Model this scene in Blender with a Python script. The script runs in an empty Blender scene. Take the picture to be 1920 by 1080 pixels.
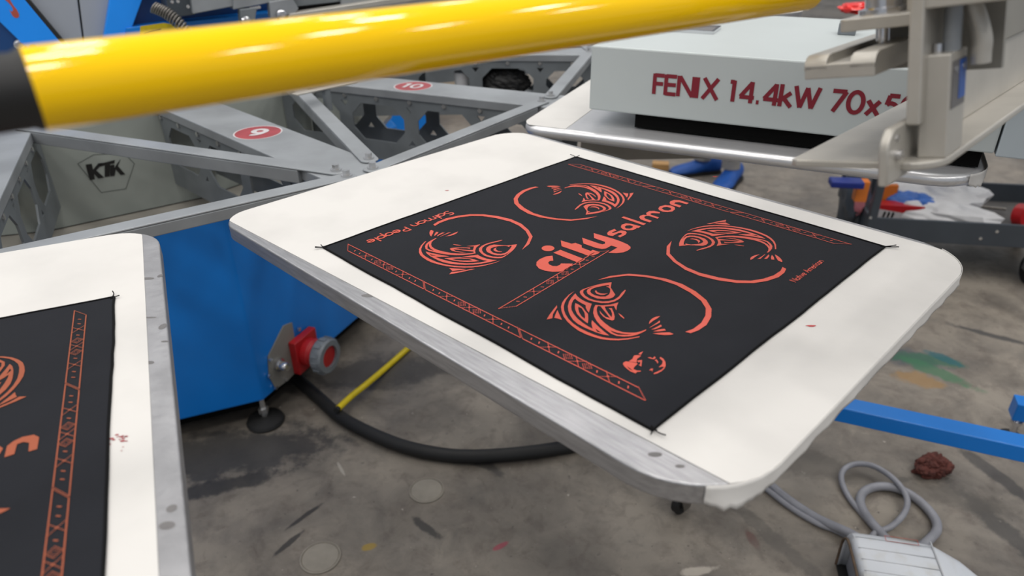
import bpy, math, random
from mathutils import Vector, Matrix, noise
from mathutils.geometry import tessellate_polygon

scene = bpy.context.scene
R = math.radians
RT = Matrix(((0.99992219, 0.01247479, 0.0), (-0.00600041, 0.4809653, -0.8767191), (-0.01093689, 0.87665088, 0.48100273)))
CAM = Vector((0, 0, 1.35))
FPX = 1356.0

# ---------------------------------------------------------------- camera
cd = bpy.data.cameras.new('camera')
cam = bpy.data.objects.new('camera', cd)
scene.collection.objects.link(cam)
cd.sensor_width = 36.0
cd.lens = FPX / 1920 * 36.0
cd.clip_start = 0.02
cam.matrix_world = Matrix.Translation(CAM) @ RT.to_4x4()
cd.dof.use_dof = True
cd.dof.focus_distance = 0.95
cd.dof.aperture_fstop = 4.8
scene.camera = cam

# ---------------------------------------------------------------- world, hall lamps, exposure
w = bpy.data.worlds.new('hall')
scene.world = w
w.use_nodes = True
w.node_tree.nodes['Background'].inputs[0].default_value = (0.86, 0.92, 1.0, 1)
w.node_tree.nodes['Background'].inputs[1].default_value = 0.70
scene.view_settings.view_transform = 'Standard'
scene.view_settings.look = 'None'
scene.view_settings.exposure = -0.80
scene.view_settings.gamma = 1.0
scene.view_settings.use_curve_mapping = False


def lamp(x, y, z, sx, sy, power, rot=0):
    l = bpy.data.lights.new('ceiling_lamp', 'AREA')
    l.shape = 'RECTANGLE'
    l.size = sx
    l.size_y = sy
    l.energy = power
    l.color = (1.0, 0.955, 0.90)
    o = bpy.data.objects.new('ceiling_lamp', l)
    o.location = (x, y, z)
    o.rotation_euler = (0, 0, rot)
    scene.collection.objects.link(o)


for ix in range(-3, 4):
    for iy in range(-2, 3):
        u, v = 0.25 + ix * 1.95, 1.2 + iy * 2.7          # strip lamps square to the yellow bar; first row added to brighten the front
        c_, s_ = math.cos(R(31)), math.sin(R(31))
        lamp(u * c_ - v * s_, u * s_ + v * c_, 5.8, 0.36, 0.75, (57, 57, 54, 44, 36)[iy + 2], R(31))


# ---------------------------------------------------------------- pixel to world helpers (measuring only)
def ray(px, py):
    return RT @ Vector(((px - 960) / FPX, -(py - 540) / FPX, -1.0))


def at(px, py, z=0.0):
    d = ray(px, py)
    return CAM + d * ((z - CAM.z) / d.z)


def on(px, py, p0, n):
    d = ray(px, py)
    return CAM + d * ((p0 - CAM).dot(n) / d.dot(n))


def far(px, py, depth):
    return CAM + ray(px, py) * depth


def adir(a):
    return Vector((math.cos(R(a)), math.sin(R(a)), 0))


UP = Vector((0, 0, 1))
HUB = Vector((-1.487, 2.437, 0))


def pol(r, a, z):
    return HUB + adir(a) * r + UP * z


# ---------------------------------------------------------------- materials
def lin(c):
    return tuple(((v / 255) / 12.92 if v / 255 <= 0.04045 else ((v / 255 + 0.055) / 1.055) ** 2.4) for v in c) + (1,)


def mat(name, rgb, rough=0.5, metal=0.0, var=0.12, scale=14, bump=0.0, bscale=200, stretch=None, coat=0.0, spec=0.5, rgb2=None, thr=(0.35, 0.65)):
    m = bpy.data.materials.new(name)
    m.use_nodes = True
    nt = m.node_tree
    b = nt.nodes['Principled BSDF']
    b.inputs['Roughness'].default_value = rough
    b.inputs['Metallic'].default_value = metal
    b.inputs['Coat Weight'].default_value = coat
    b.inputs['Specular IOR Level'].default_value = spec
    tc = nt.nodes.new('ShaderNodeTexCoord')
    mp = nt.nodes.new('ShaderNodeMapping')
    nt.links.new(tc.outputs['Object'], mp.inputs[0])
    if stretch:
        mp.inputs['Scale'].default_value = stretch
    nz = nt.nodes.new('ShaderNodeTexNoise')
    nz.inputs['Scale'].default_value = scale
    nz.inputs['Detail'].default_value = 6
    nt.links.new(mp.outputs[0], nz.inputs['Vector'])
    mr = nt.nodes.new('ShaderNodeMapRange')
    mr.inputs[1].default_value = thr[0]
    mr.inputs[2].default_value = thr[1]
    nt.links.new(nz.outputs[0], mr.inputs[0])
    mx = nt.nodes.new('ShaderNodeMix')
    mx.data_type = 'RGBA'
    c = lin(rgb)
    d = lin(rgb2) if rgb2 else tuple(v * (1 - var) for v in c[:3]) + (1,)
    mx.inputs[6].default_value = c
    mx.inputs[7].default_value = d
    nt.links.new(mr.outputs[0], mx.inputs[0])
    nt.links.new(mx.outputs[2], b.inputs['Base Color'])
    if bump > 0:
        n2 = nt.nodes.new('ShaderNodeTexNoise')
        n2.inputs['Scale'].default_value = bscale
        n2.inputs['Detail'].default_value = 3
        nt.links.new(mp.outputs[0], n2.inputs['Vector'])
        bp = nt.nodes.new('ShaderNodeBump')
        bp.inputs['Strength'].default_value = bump
        bp.inputs['Distance'].default_value = 0.002
        nt.links.new(n2.outputs[0], bp.inputs['Height'])
        nt.links.new(bp.outputs[0], b.inputs['Normal'])
    return m


M = {}
M['paper'] = mat('pallet_paper', (202, 200, 197), 0.85, 0, 0.10, 9, 0.15, 60, thr=(0.45, 0.75), spec=0.15)
M['alu'] = mat('brushed_aluminium', (172, 172, 175), 0.36, 0.75, 0.22, 30, 0.12, 120, stretch=(1, 9, 9))
M['alu_worn'] = mat('worn_aluminium', (165, 165, 168), 0.45, 0.55, 0.30, 16, 0.4, 90)
M['alu_cast'] = mat('milled_aluminium', (186, 182, 174), 0.40, 0.45, 0.10, 25, 0.08, 160)
M['alu_panel'] = mat('grey_anodised', (132, 130, 124), 0.55, 0.1, 0.10, 12)
M['tube_alu'] = mat('polished_edge', (214, 214, 216), 0.28, 0.6, 0.12, 40, 0.08, 160, stretch=(1, 9, 9))
M['cloth'] = mat('black_cotton', (25, 27, 33), 0.85, 0, 0.10, 30, 0.35, 900, spec=0.25)
M['hem'] = mat('black_thread', (9, 9, 11), 0.95, 0, 0.1, 200, spec=0.2)
M['coral'] = mat('coral_ink', (196, 84, 72), 0.55, 0, 0.10, 14, 0.1, 900, spec=0.3, rgb2=(190, 78, 60))
M['rust'] = mat('rust_ink', (150, 78, 52), 0.6, 0, 0.06, 14, 0.1, 900, spec=0.3)
M['maroon'] = mat('maroon_cloth', (118, 62, 62), 0.8, 0, 0.1, 20, spec=0.2)
M['maroon_ink'] = mat('pale_red_ink', (196, 96, 84), 0.6, 0, 0.05, 20)
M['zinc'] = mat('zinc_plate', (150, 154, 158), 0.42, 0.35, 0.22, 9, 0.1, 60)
M['zinc_shaded'] = mat('shaded_zinc', (120, 126, 130), 0.5, 0.35, 0.22, 11)  # same grey zinc paint, darkened in colour for the shaded sides
M['panel_grey'] = mat('dull_grey_panel', (150, 156, 151), 0.42, 0.1, 0.22, 5)
M['taupe'] = mat('taupe_steel', (150, 146, 138), 0.5, 0.2, 0.2, 9)
M['bolt'] = mat('bright_bolt', (215, 215, 215), 0.25, 0.9, 0.1, 50)
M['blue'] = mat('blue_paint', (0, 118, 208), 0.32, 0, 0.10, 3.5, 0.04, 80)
M['blue_lit'] = mat('lit_blue_paint', (20, 138, 240), 0.35, 0, 0.06, 6)  # the one blue paint, lightened for the brightly lit post faces
M['blue_shaded'] = mat('shaded_blue_paint', (8, 60, 115), 0.4, 0, 0.10, 6)  # the one blue paint, darkened for the shaded side and recess
M['col_grey'] = mat('column_grey', (150, 155, 165), 0.4, 0, 0.05, 6)
M['black'] = mat('black_rubber', (20, 20, 21), 0.6, 0, 0.2, 30)
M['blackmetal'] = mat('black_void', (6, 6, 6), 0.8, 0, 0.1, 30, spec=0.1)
M['flash'] = mat('pale_grey_paint', (182, 189, 189), 0.38, 0, 0.04, 5, 0.05, 300)
M['flash2'] = mat('pale_blue_grey_paint', (178, 188, 194), 0.4, 0, 0.04, 5)
M['wine'] = mat('wine_lettering', (122, 20, 38), 0.5, 0, 0.05, 30)
M['sticker_red'] = mat('red_sticker', (156, 62, 68), 0.4, 0, 0.25, 25)
M['sticker_white'] = mat('white_sticker', (188, 184, 186), 0.45, 0, 0.08, 40)
M['letter_black'] = mat('black_lettering', (8, 8, 8), 0.5, 0, 0.1, 30)
M['seam'] = mat('seam_line', (70, 76, 74), 0.6, 0, 0.1, 30)
M['yellow'] = mat('yellow_enamel', (252, 202, 0), 0.06, 0, 0.03, 5, coat=0.0, spec=0.4)
M['yellow_lab'] = mat('yellow_label', (205, 180, 10), 0.5, 0, 0.2, 60)
M['yellow_hose'] = mat('yellow_hose', (214, 190, 8), 0.4, 0, 0.1, 30)
M['red'] = mat('red_plastic', (178, 28, 34), 0.38, 0, 0.15, 30)
M['grey_plastic'] = mat('grey_plastic', (118, 124, 130), 0.45, 0, 0.12, 40)
M['cable_grey'] = mat('grey_cable', (140, 141, 148), 0.45, 0, 0.15, 30)
M['pedal'] = mat('pale_grey_plastic', (196, 200, 206), 0.4, 0, 0.05, 30, 0.1, 40, rgb2=(184, 184, 182), thr=(0.5, 0.8))
M['groove'] = mat('groove_grey', (168, 170, 174), 0.5, 0, 0.1, 30)
M['pedal_dirt'] = mat('grimy_edge', (96, 78, 62), 0.7, 0, 0.4, 60)
M['cart'] = mat('slate_paint', (60, 66, 73), 0.4, 0, 0.12, 10)
M['cart_floor'] = mat('grey_tray_mat', (95, 93, 92), 0.6, 0, 0.2, 20)
M['white_film'] = mat('white_plastic_film', (212, 212, 214), 0.35, 0, 0.08, 20)
M['blue_glove'] = mat('blue_nitrile', (62, 110, 190), 0.45, 0, 0.15, 20)
M['navy'] = mat('navy_plastic', (24, 42, 120), 0.3, 0, 0.15, 20)
M['orange'] = mat('orange_card', (206, 112, 36), 0.5, 0, 0.1, 30)
M['tan'] = mat('tan_card', (176, 136, 84), 0.6, 0, 0.1, 30)
M['pink'] = mat('pink_cloth', (200, 120, 130), 0.7, 0, 0.1, 30)
M['shoe'] = mat('blue_shoe', (14, 78, 160), 0.55, 0, 0.2, 30)
M['sock'] = mat('grey_sock', (140, 138, 136), 0.9, 0, 0.1, 80)
M['trouser'] = mat('black_trouser', (26, 25, 28), 0.9, 0, 0.1, 40)
M['shirt'] = mat('dark_shirt', (40, 44, 52), 0.9, 0, 0.1, 40)
M['skin'] = mat('skin', (190, 140, 115), 0.5, 0, 0.08, 30)
M['hair'] = mat('dark_hair', (30, 24, 20), 0.7, 0, 0.3, 80)
M['orange_dark'] = mat('dull_orange_card', (168, 90, 34), 0.5, 0, 0.1, 30)
M['rag'] = mat('brown_rag', (92, 46, 38), 0.9, 0, 0.4, 40, 0.5, 60)
M['chrome'] = mat('chrome', (215, 215, 218), 0.15, 0.95, 0.05, 30)
M['spring'] = mat('dull_spring', (130, 126, 120), 0.35, 0.8, 0.2, 60)
M['cardboard'] = mat('beige_card', (170, 155, 135), 0.8, 0, 0.1, 20)
M['plug'] = mat('pale_concrete_plug', (140, 134, 124), 0.7, 0, 0.15, 30)
M['redfilm'] = mat('red_film', (220, 40, 34), 0.2, 0, 0.15, 20)
M['label_blue'] = mat('blue_label', (40, 84, 160), 0.4, 0, 0.1, 60)
M['label_grey'] = mat('grey_label', (104, 102, 102), 0.5, 0, 0.15, 90)
M['rust_mark'] = mat('rust_red_print', (168, 74, 62), 0.5, 0, 0.1, 30)


def floor_material():
    m = bpy.data.materials.new('stained_concrete')
    m.use_nodes = True
    nt = m.node_tree
    N = nt.nodes.new
    L = nt.links.new
    b = nt.nodes['Principled BSDF']
    tc = N('ShaderNodeTexCoord')

    def nz(scale, det=6, rough=0.6, dist=0.0):
        n = N('ShaderNodeTexNoise')
        n.inputs['Scale'].default_value = scale
        n.inputs['Detail'].default_value = det
        n.inputs['Roughness'].default_value = rough
        n.inputs['Distortion'].default_value = dist
        L(tc.outputs['Object'], n.inputs['Vector'])
        return n.outputs[0]

    def rng(s, a, c, o0=0.0, o1=1.0):
        r = N('ShaderNodeMapRange')
        r.inputs[1].default_value = a
        r.inputs[2].default_value = c
        r.inputs[3].default_value = o0
        r.inputs[4].default_value = o1
        L(s, r.inputs[0])
        return r.outputs[0]

    def mix(f, a, col):
        x = N('ShaderNodeMix')
        x.data_type = 'RGBA'
        L(f, x.inputs[0])
        if isinstance(a, tuple):
            x.inputs[6].default_value = a
        else:
            L(a, x.inputs[6])
        x.inputs[7].default_value = col
        return x.outputs[2]

    c = mix(rng(nz(1.4), 0.35, 0.68), lin((140, 132, 121)), lin((106, 100, 93)))
    c = mix(rng(nz(5, 8, 0.65, 0.4), 0.45, 0.75, 0, 0.8), c, lin((76, 72, 69)))
    c = mix(rng(nz(8, 6, 0.6, 1.0), 0.60, 0.75, 0, 0.6), c, lin((146, 138, 126)))
    c = mix(rng(nz(17, 7, 0.7, 0.6), 0.50, 0.72, 0, 0.65), c, lin((80, 70, 64)))
    c = mix(rng(nz(3.1, 8, 0.7, 0.8), 0.50, 0.72, 0, 0.6), c, lin((72, 66, 61)))
    c = mix(rng(nz(60, 3), 0.66, 0.74, 0, 0.75), c, lin((60, 56, 54)))
    c = mix(rng(nz(48, 3), 0.70, 0.76, 0, 0.9), c, lin((188, 182, 172)))
    warp = nz(14, 5, 0.7)

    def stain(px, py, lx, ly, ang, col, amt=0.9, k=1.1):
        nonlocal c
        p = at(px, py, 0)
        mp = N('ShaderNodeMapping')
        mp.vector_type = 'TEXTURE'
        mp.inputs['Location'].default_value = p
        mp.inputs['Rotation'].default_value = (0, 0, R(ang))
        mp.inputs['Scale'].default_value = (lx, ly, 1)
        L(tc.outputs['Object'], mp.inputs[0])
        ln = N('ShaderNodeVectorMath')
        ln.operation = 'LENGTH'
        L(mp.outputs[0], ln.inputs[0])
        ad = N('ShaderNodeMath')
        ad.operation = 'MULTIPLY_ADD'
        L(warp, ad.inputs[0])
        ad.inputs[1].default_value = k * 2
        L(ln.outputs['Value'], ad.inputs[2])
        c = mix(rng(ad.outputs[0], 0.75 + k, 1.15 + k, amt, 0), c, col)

    stain(1690, 668, 0.13, 0.05, -25, lin((70, 76, 84)), 0.8)
    stain(1715, 672, 0.16, 0.035, -15, lin((44, 92, 70)), 0.75)
    stain(1750, 695, 0.13, 0.03, -50, lin((52, 104, 72)), 0.7)
    stain(1770, 672, 0.06, 0.02, -50, lin((24, 84, 92)), 0.8)
    stain(1722, 712, 0.07, 0.04, -20, lin((140, 108, 62)), 0.7)
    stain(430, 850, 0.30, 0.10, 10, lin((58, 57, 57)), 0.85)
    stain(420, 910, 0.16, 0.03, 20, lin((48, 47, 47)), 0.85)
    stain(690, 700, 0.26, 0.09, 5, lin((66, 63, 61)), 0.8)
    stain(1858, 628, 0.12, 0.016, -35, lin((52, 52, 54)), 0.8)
    stain(575, 965, 0.045, 0.006, 50, lin((40, 38, 38)), 0.9)
    stain(540, 1020, 0.06, 0.007, 55, lin((46, 44, 43)), 0.9)
    stain(800, 990, 0.05, 0.012, -40, lin((54, 52, 50)), 0.9)
    stain(905, 868, 0.07, 0.02, -40, lin((60, 58, 56)), 0.8)
    stain(692, 1025, 0.018, 0.01, 20, lin((150, 124, 40)), 0.8, 0.6)
    stain(938, 1024, 0.022, 0.007, 35, lin((150, 44, 70)), 0.7, 0.6)
    stain(1410, 1010, 0.03, 0.012, -80, lin((84, 40, 38)), 0.6, 0.6)
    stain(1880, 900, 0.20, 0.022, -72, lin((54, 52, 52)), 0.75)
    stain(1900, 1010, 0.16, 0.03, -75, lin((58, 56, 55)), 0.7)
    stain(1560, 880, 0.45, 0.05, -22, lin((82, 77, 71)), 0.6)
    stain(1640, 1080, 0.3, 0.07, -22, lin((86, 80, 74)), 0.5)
    stain(1310, 1070, 0.05, 0.012, 10, lin((190, 182, 170)), 0.6)
    stain(1690, 900, 0.03, 0.01, 10, lin((70, 66, 62)), 0.6)
    stain(1440, 1000, 0.25, 0.02, -60, lin((80, 76, 72)), 0.55)
    stain(640, 880, 0.03, 0.004, -60, lin((190, 184, 174)), 0.5)
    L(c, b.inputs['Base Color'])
    L(rng(nz(6), 0.3, 0.7, 0.42, 0.68), b.inputs['Roughness'])
    bp = N('ShaderNodeBump')
    bp.inputs['Strength'].default_value = 0.25
    bp.inputs['Distance'].default_value = 0.004
    L(nz(70, 5), bp.inputs['Height'])
    L(bp.outputs[0], b.inputs['Normal'])
    return m


M['floor'] = floor_material()


# ---------------------------------------------------------------- mesh builder
class G:
    def __init__(s):
        s.v = []
        s.f = []
        s.mi = []
        s.cur = 0

    def add(s, vs, fs):
        b = len(s.v)
        s.v += [Vector(v) for v in vs]
        for f in fs:
            s.f.append([b + i for i in f])
            s.mi.append(s.cur)
        return s

    def poly(s, pts):
        return s.add(pts, [list(range(len(pts)))])

    def prism(s, rings, o=(0, 0, 0), ex=(1, 0, 0), ey=(0, 1, 0), ez=(0, 0, 1), z0=0.0, z1=0.01):
        """2D rings (outer first, then holes) in the frame o,ex,ey, thick from z0 to z1 along ez"""
        if not isinstance(rings[0][0], (tuple, list, Vector)) or not hasattr(rings[0][0], '__len__'):
            rings = [rings]
        o, ex, ey, ez = Vector(o), Vector(ex), Vector(ey), Vector(ez)
        flat = [p for r in rings for p in r]
        tri = tessellate_polygon([[Vector((p[0], p[1], 0)) for p in r] for r in rings])
        n = len(flat)
        P = [o + ex * p[0] + ey * p[1] + ez * z1 for p in flat]
        if z0 is None:
            return s.add(P, [list(t) for t in tri])
        P += [o + ex * p[0] + ey * p[1] + ez * z0 for p in flat]
        fs = []
        if len(rings) == 1:
            fs.append(list(range(n)))
            fs.append([n + i for i in reversed(range(n))])
        else:
            fs += [list(t) for t in tri]
            fs += [[n + i for i in reversed(t)] for t in tri]
        b = 0
        for r in rings:
            k = len(r)
            for i in range(k):
                j = (i + 1) % k
                fs.append([b + i, n + b + i, n + b + j, b + j])
            b += k
        return s.add(P, fs)

    def box(s, a, b, o=(0, 0, 0), ex=(1, 0, 0), ey=(0, 1, 0), ez=(0, 0, 1)):
        o, ex, ey, ez = Vector(o), Vector(ex), Vector(ey), Vector(ez)
        P = [o + ex * x + ey * y + ez * z for z in (a[2], b[2]) for y in (a[1], b[1]) for x in (a[0], b[0])]
        return s.add(P, [(0, 2, 3, 1), (4, 5, 7, 6), (0, 1, 5, 4), (2, 6, 7, 3), (0, 4, 6, 2), (1, 3, 7, 5)])

    def bar(s, p0, p1, w, h, up=UP):
        p0, p1 = Vector(p0), Vector(p1)
        d = p1 - p0
        L = d.length
        d.normalize()
        sd = Vector(up).cross(d).normalized()
        u = d.cross(sd)
        return s.box((0, -w / 2, -h / 2), (L, w / 2, h / 2), p0, d, sd, u)

    def tube(s, path, r, n=12, cap=True):
        path = [Vector(p) for p in path]
        rr = r if isinstance(r, (list, tuple)) else [r] * len(path)
        t0 = (path[1] - path[0]).normalized()
        ref = UP if abs(t0.z) < 0.9 else Vector((1, 0, 0))
        a = t0.cross(ref).normalized()
        P = []
        for i, p in enumerate(path):
            t = (path[min(i + 1, len(path) - 1)] - path[max(i - 1, 0)]).normalized()
            a = (a - t * a.dot(t)).normalized()
            bb = t.cross(a)
            for k in range(n):
                th = 2 * math.pi * k / n
                P.append(p + (a * math.cos(th) + bb * math.sin(th)) * rr[i])
        fs = []
        for i in range(len(path) - 1):
            for k in range(n):
                k2 = (k + 1) % n
                fs.append([i * n + k, i * n + k2, (i + 1) * n + k2, (i + 1) * n + k])
        if cap:
            fs.append(list(reversed(range(n))))
            fs.append([(len(path) - 1) * n + k for k in range(n)])
        return s.add(P, fs)

    def cyl(s, p0, p1, r, n=20):
        return s.tube([p0, p1], r, n)

    def lathe(s, prof, o, axis, n=28):
        """profile of (radius, height) pairs round an axis through o; radius 0 closes it"""
        o = Vector(o)
        ax = Vector(axis).normalized()
        a = ax.orthogonal().normalized()
        b = ax.cross(a)
        P = []
        for r, h in prof:
            for k in range(n):
                th = 2 * math.pi * k / n
                P.append(o + ax * h + (a * math.cos(th) + b * math.sin(th)) * max(r, 1e-5))
        fs = []
        for i in range(len(prof) - 1):
            for k in range(n):
                k2 = (k + 1) % n
                fs.append([i * n + k, i * n + k2, (i + 1) * n + k2, (i + 1) * n + k])
        return s.add(P, fs)

    def blob(s, c, rx, ry, rz, amp=0.25, freq=3.0, seed=0, nu=40, nv=24, rot=0.0, ridge=False, flat=None):
        c = Vector(c)
        P = []
        for j in range(nv + 1):
            ph = math.pi * j / nv
            for i in range(nu):
                th = 2 * math.pi * i / nu
                d = Vector((math.sin(ph) * math.cos(th), math.sin(ph) * math.sin(th), math.cos(ph)))
                q = d * freq + Vector((seed * 7.3, seed * 3.1, seed))
                nn = noise.turbulence(q, 3, ridge) if ridge else noise.noise(q) + 0.5 * noise.noise(q * 2.3)
                k = 1 + amp * nn
                x, y, z = d.x * rx * k, d.y * ry * k, d.z * rz * k
                if flat is not None:
                    z = max(z, flat)
                P.append(c + Vector((x * math.cos(rot) - y * math.sin(rot), x * math.sin(rot) + y * math.cos(rot), z)))
        fs = []
        for j in range(nv):
            for i in range(nu):
                i2 = (i + 1) % nu
                fs.append([j * nu + i, (j + 1) * nu + i, (j + 1) * nu + i2, j * nu + i2])
        return s.add(P, fs)


MATS = {}


def link(o):
    scene.collection.objects.link(o)
    return o


def thing(name, label, cat, loc=(0, 0, 0), rotz=0.0, group=None):
    o = link(bpy.data.objects.new(name, None))
    o.empty_display_size = 0.05
    o.location = loc
    o.rotation_euler = (0, 0, rotz)
    MATS[o] = Matrix.Translation(Vector(loc)) @ Matrix.Rotation(rotz, 4, 'Z')
    return tag(o, label, cat, group)


def tag(o, label, cat, group=None):
    o['label'] = label
    o['category'] = cat
    if group:
        o['group'] = group
    return o


def obj(name, g, mats, parent=None, local=False, smooth=False, bevel=0.0, seg=2, loc=None, label=None):
    me = bpy.data.meshes.new(name)
    mt = MATS.get(parent, Matrix())
    vs = g.v
    base = Matrix()
    if parent is None and loc is not None:
        base = Matrix.Translation(Vector(loc))
        vs = [v - Vector(loc) for v in vs]
    elif parent is not None and not local:
        inv = mt.inverted()
        vs = [inv @ v for v in vs]
    me.from_pydata([tuple(v) for v in vs], [], g.f)
    for m in (mats if isinstance(mats, (list, tuple)) else [mats]):
        me.materials.append(M[m])
    me.polygons.foreach_set('material_index', g.mi)
    if smooth:
        me.shade_smooth()
        me.set_sharp_from_angle(angle=R(38))
    me.update()
    o = link(bpy.data.objects.new(name, me))
    if parent is not None:
        o.parent = parent
        MATS[o] = mt
    elif loc is not None:
        o.location = loc
        MATS[o] = base
    if bevel:
        bv = o.modifiers.new('bevel', 'BEVEL')
        bv.width = bevel
        bv.segments = seg
        bv.limit_method = 'ANGLE'
        bv.angle_limit = R(40)
    if label:
        o['label'] = label
    return o


def copy_tree(o, parent=None):
    c = o.copy()
    link(c)
    if parent is not None:
        c.parent = parent
    for ch in list(o.children):
        copy_tree(ch, c)
    return c


def catmull(pts, n=8):
    pts = [Vector(p) for p in pts]
    q = [pts[0] * 2 - pts[1]] + pts + [pts[-1] * 2 - pts[-2]]
    out = []
    for i in range(1, len(q) - 2):
        a, b, c, d = q[i - 1:i + 3]
        for k in range(n):
            t = k / n
            out.append(0.5 * ((2 * b) + (c - a) * t + (2 * a - 5 * b + 4 * c - d) * t * t + (3 * b - a - 3 * c + d) * t ** 3))
    out.append(pts[-1])
    return out


def rrect(x0, y0, x1, y1, r, n=8):
    rs = r if isinstance(r, (list, tuple)) else [r] * 4
    out = []
    for (cx, cy, a, q) in ((x1 - rs[0], y1 - rs[0], 0, rs[0]), (x0 + rs[1], y1 - rs[1], 90, rs[1]), (x0 + rs[2], y0 + rs[2], 180, rs[2]), (x1 - rs[3], y0 + rs[3], 270, rs[3])):
        for i in range(n + 1):
            t = R(a + 90 * i / n)
            out.append((cx + q * math.cos(t), cy + q * math.sin(t)))
    return out


# ---------------------------------------------------------------- stroke lettering
def arc(cx, cy, rx, ry, a0, a1, n=14):
    return [(cx + rx * math.cos(R(a0 + (a1 - a0) * i / n)), cy + ry * math.sin(R(a0 + (a1 - a0) * i / n))) for i in range(n + 1)]


X = 0.62
GL = {
    'F': (0.52, [[(0, 0), (0, 1)], [(0, .93), (.46, .93)], [(0, .52), (.42, .52)]]),
    'E': (0.58, [[(0, 0), (0, 1)], [(0, .93), (.5, .93)], [(0, .52), (.48, .52)], [(0, .07), (.5, .07)]]),
    'N': (0.84, [[(0, 0), (0, 1)], [(0.03, .97), (.67, .03)], [(.7, 0), (.7, 1)]]),
    'I': (0.24, [[(0, 0), (0, 1)]]),
    'X': (0.76, [[(0, 0), (.66, 1)], [(.02, 1), (.68, 0)]]),
    '1': (0.46, [[(.2, 0), (.2, 1)], [(.02, .93), (.2, .93)]]),
    '4': (0.70, [[(.5, 0), (.5, 1)], [(.5, .97), (.03, .28)], [(0, .27), (.64, .27)]]),
    '.': (0.28, [[(.02, .08), (.14, .08)]]),
    'k': (0.55, [[(0, 0), (0, 1.02)], [(.02, .3), (.42, .66)], [(.14, .38), (.48, 0)]]),
    'W': (1.10, [[(0, 1), (.27, .03)], [(.27, .03), (.5, .95)], [(.5, .95), (.74, .03)], [(.74, .03), (1.0, 1)]]),
    '7': (0.64, [[(0, .93), (.56, .93)], [(.55, .93), (.12, 0)]]),
    '0': (0.74, [arc(.3, .5, .29, .46, 0, 360, 28)]),
    'x': (0.60, [[(0, 0), (.46, .64)], [(.0, .64), (.48, 0)]]),
    '5': (0.64, [[(.14, .93), (.54, .93)], [(.17, .93), (.1, .52)], [(.1, .52)] + arc(.26, .33, .26, .27, 110, -130, 18)]),
    'S': (0.60, [arc(.26, .73, .22, .22, 35, 270, 16) + arc(.26, .27, .24, .24, 90, -145, 16)]),
    'a': (0.64, [arc(.25, .3, .24, .27, 0, 360, 24), [(.51, 0), (.51, .6)]]),
    'l': (0.20, [[(0, 0), (0, 1)]]),
    'm': (0.92, [[(0, 0), (0, .6)], [(0, .3)] + arc(.19, .37, .19, .2, 180, 0, 10) + [(.38, 0)], [(.38, .3)] + arc(.58, .37, .2, .2, 180, 0, 10) + [(.78, 0)]]),
    'o': (0.64, [arc(.26, .3, .26, .27, 0, 360, 24)]),
    'n': (0.56, [[(0, 0), (0, .6)], [(0, .3)] + arc(.21, .36, .21, .21, 180, 0, 12) + [(.42, 0)]]),
    'P': (0.58, [[(0, 0), (0, 1)], [(0, .94)] + [(.22, .94)] + arc(.22, .7, .22, .24, 90, -90, 12) + [(0, .46)]]),
    'e': (0.60, [[(.02, .32), (.5, .32)], arc(.26, .3, .25, .27, 5, 320, 22)]),
    'p': (0.64, [[(0, -.38), (0, .6)], arc(.27, .3, .25, .27, 0, 360, 24)]),
    't': (0.36, [[(.13, 0), (.13, .9)], [(0, .58), (.28, .58)]]),
    'i': (0.20, [[(0, 0), (0, .58)], [(0, .76), (0, .9)]]),
    'v': (0.56, [[(0, .6), (.22, 0)], [(.22, 0), (.45, .6)]]),
    'A': (0.78, [[(0, 0), (.33, 1)], [(.33, 1), (.66, 0)], [(.13, .36), (.53, .36)]]),
    'r': (0.36, [[(0, 0), (0, .6)], [(0, .34)] + arc(.18, .36, .18, .2, 180, 60, 8)]),
    'c': (0.54, [arc(.26, .3, .26, .27, 45, 315, 20)]),
    ' ': (0.36, []),
}


STROKES = [0]


def stroke(g, pts, wd, f):
    """a polyline of constant width as one mitred flat ribbon; f maps 2D to 3D; ribbons are layered by a few hundredths of a millimetre"""
    h = wd / 2
    P = [Vector(q) for i, q in enumerate(pts) if i == 0 or (Vector(q) - Vector(pts[i - 1])).length > 1e-9]
    closed = len(P) > 3 and (P[0] - P[-1]).length < 1e-6
    if closed:
        P.pop()
    n = len(P)
    STROKES[0] = (STROKES[0] + 1) % 6
    o = f(0, 0)
    up = (f(1, 0) - o).cross(f(0, 1) - o).normalized() * (STROKES[0] * 4e-5)
    vs = []
    for i in range(n):
        a = P[i] - P[i - 1] if (i > 0 or closed) else None
        c = P[(i + 1) % n] - P[i] if (i < n - 1 or closed) else None
        ds = [d.normalized() for d in (a, c) if d is not None]
        ns = [Vector((-d.y, d.x)) for d in ds]
        m = sum(ns, Vector((0, 0)))
        m = m.normalized() if m.length > 1e-6 else ns[0]
        k = h / max(.45, m.dot(ns[0]))
        for s in (1, -1):
            q = P[i] + m * (k * s)
            vs.append(f(q.x, q.y) + up)
    fs = []
    for i in range(n if closed else n - 1):
        j = (i + 1) % n
        fs.append((2 * i, 2 * i + 1, 2 * j + 1, 2 * j))
    g.add(vs, fs)


def lettering(g, text, o, ex, ey, cap, length=None, wd=0.14, track=0.0):
    """stroke text from o along ex with up direction ey; scaled to length if given"""
    o, ex, ey = Vector(o), Vector(ex), Vector(ey)
    tot = sum(GL[c][0] + track for c in text) - 0.14
    sx = (length / tot) if length else cap
    x = 0.0
    for c in text:
        adv, st = GL[c]
        for pl in st:
            stroke(g, [((x + px) * sx, py * cap) for px, py in pl], wd * cap, lambda a, b: o + ex * a + ey * b)
        x += adv + track


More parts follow.
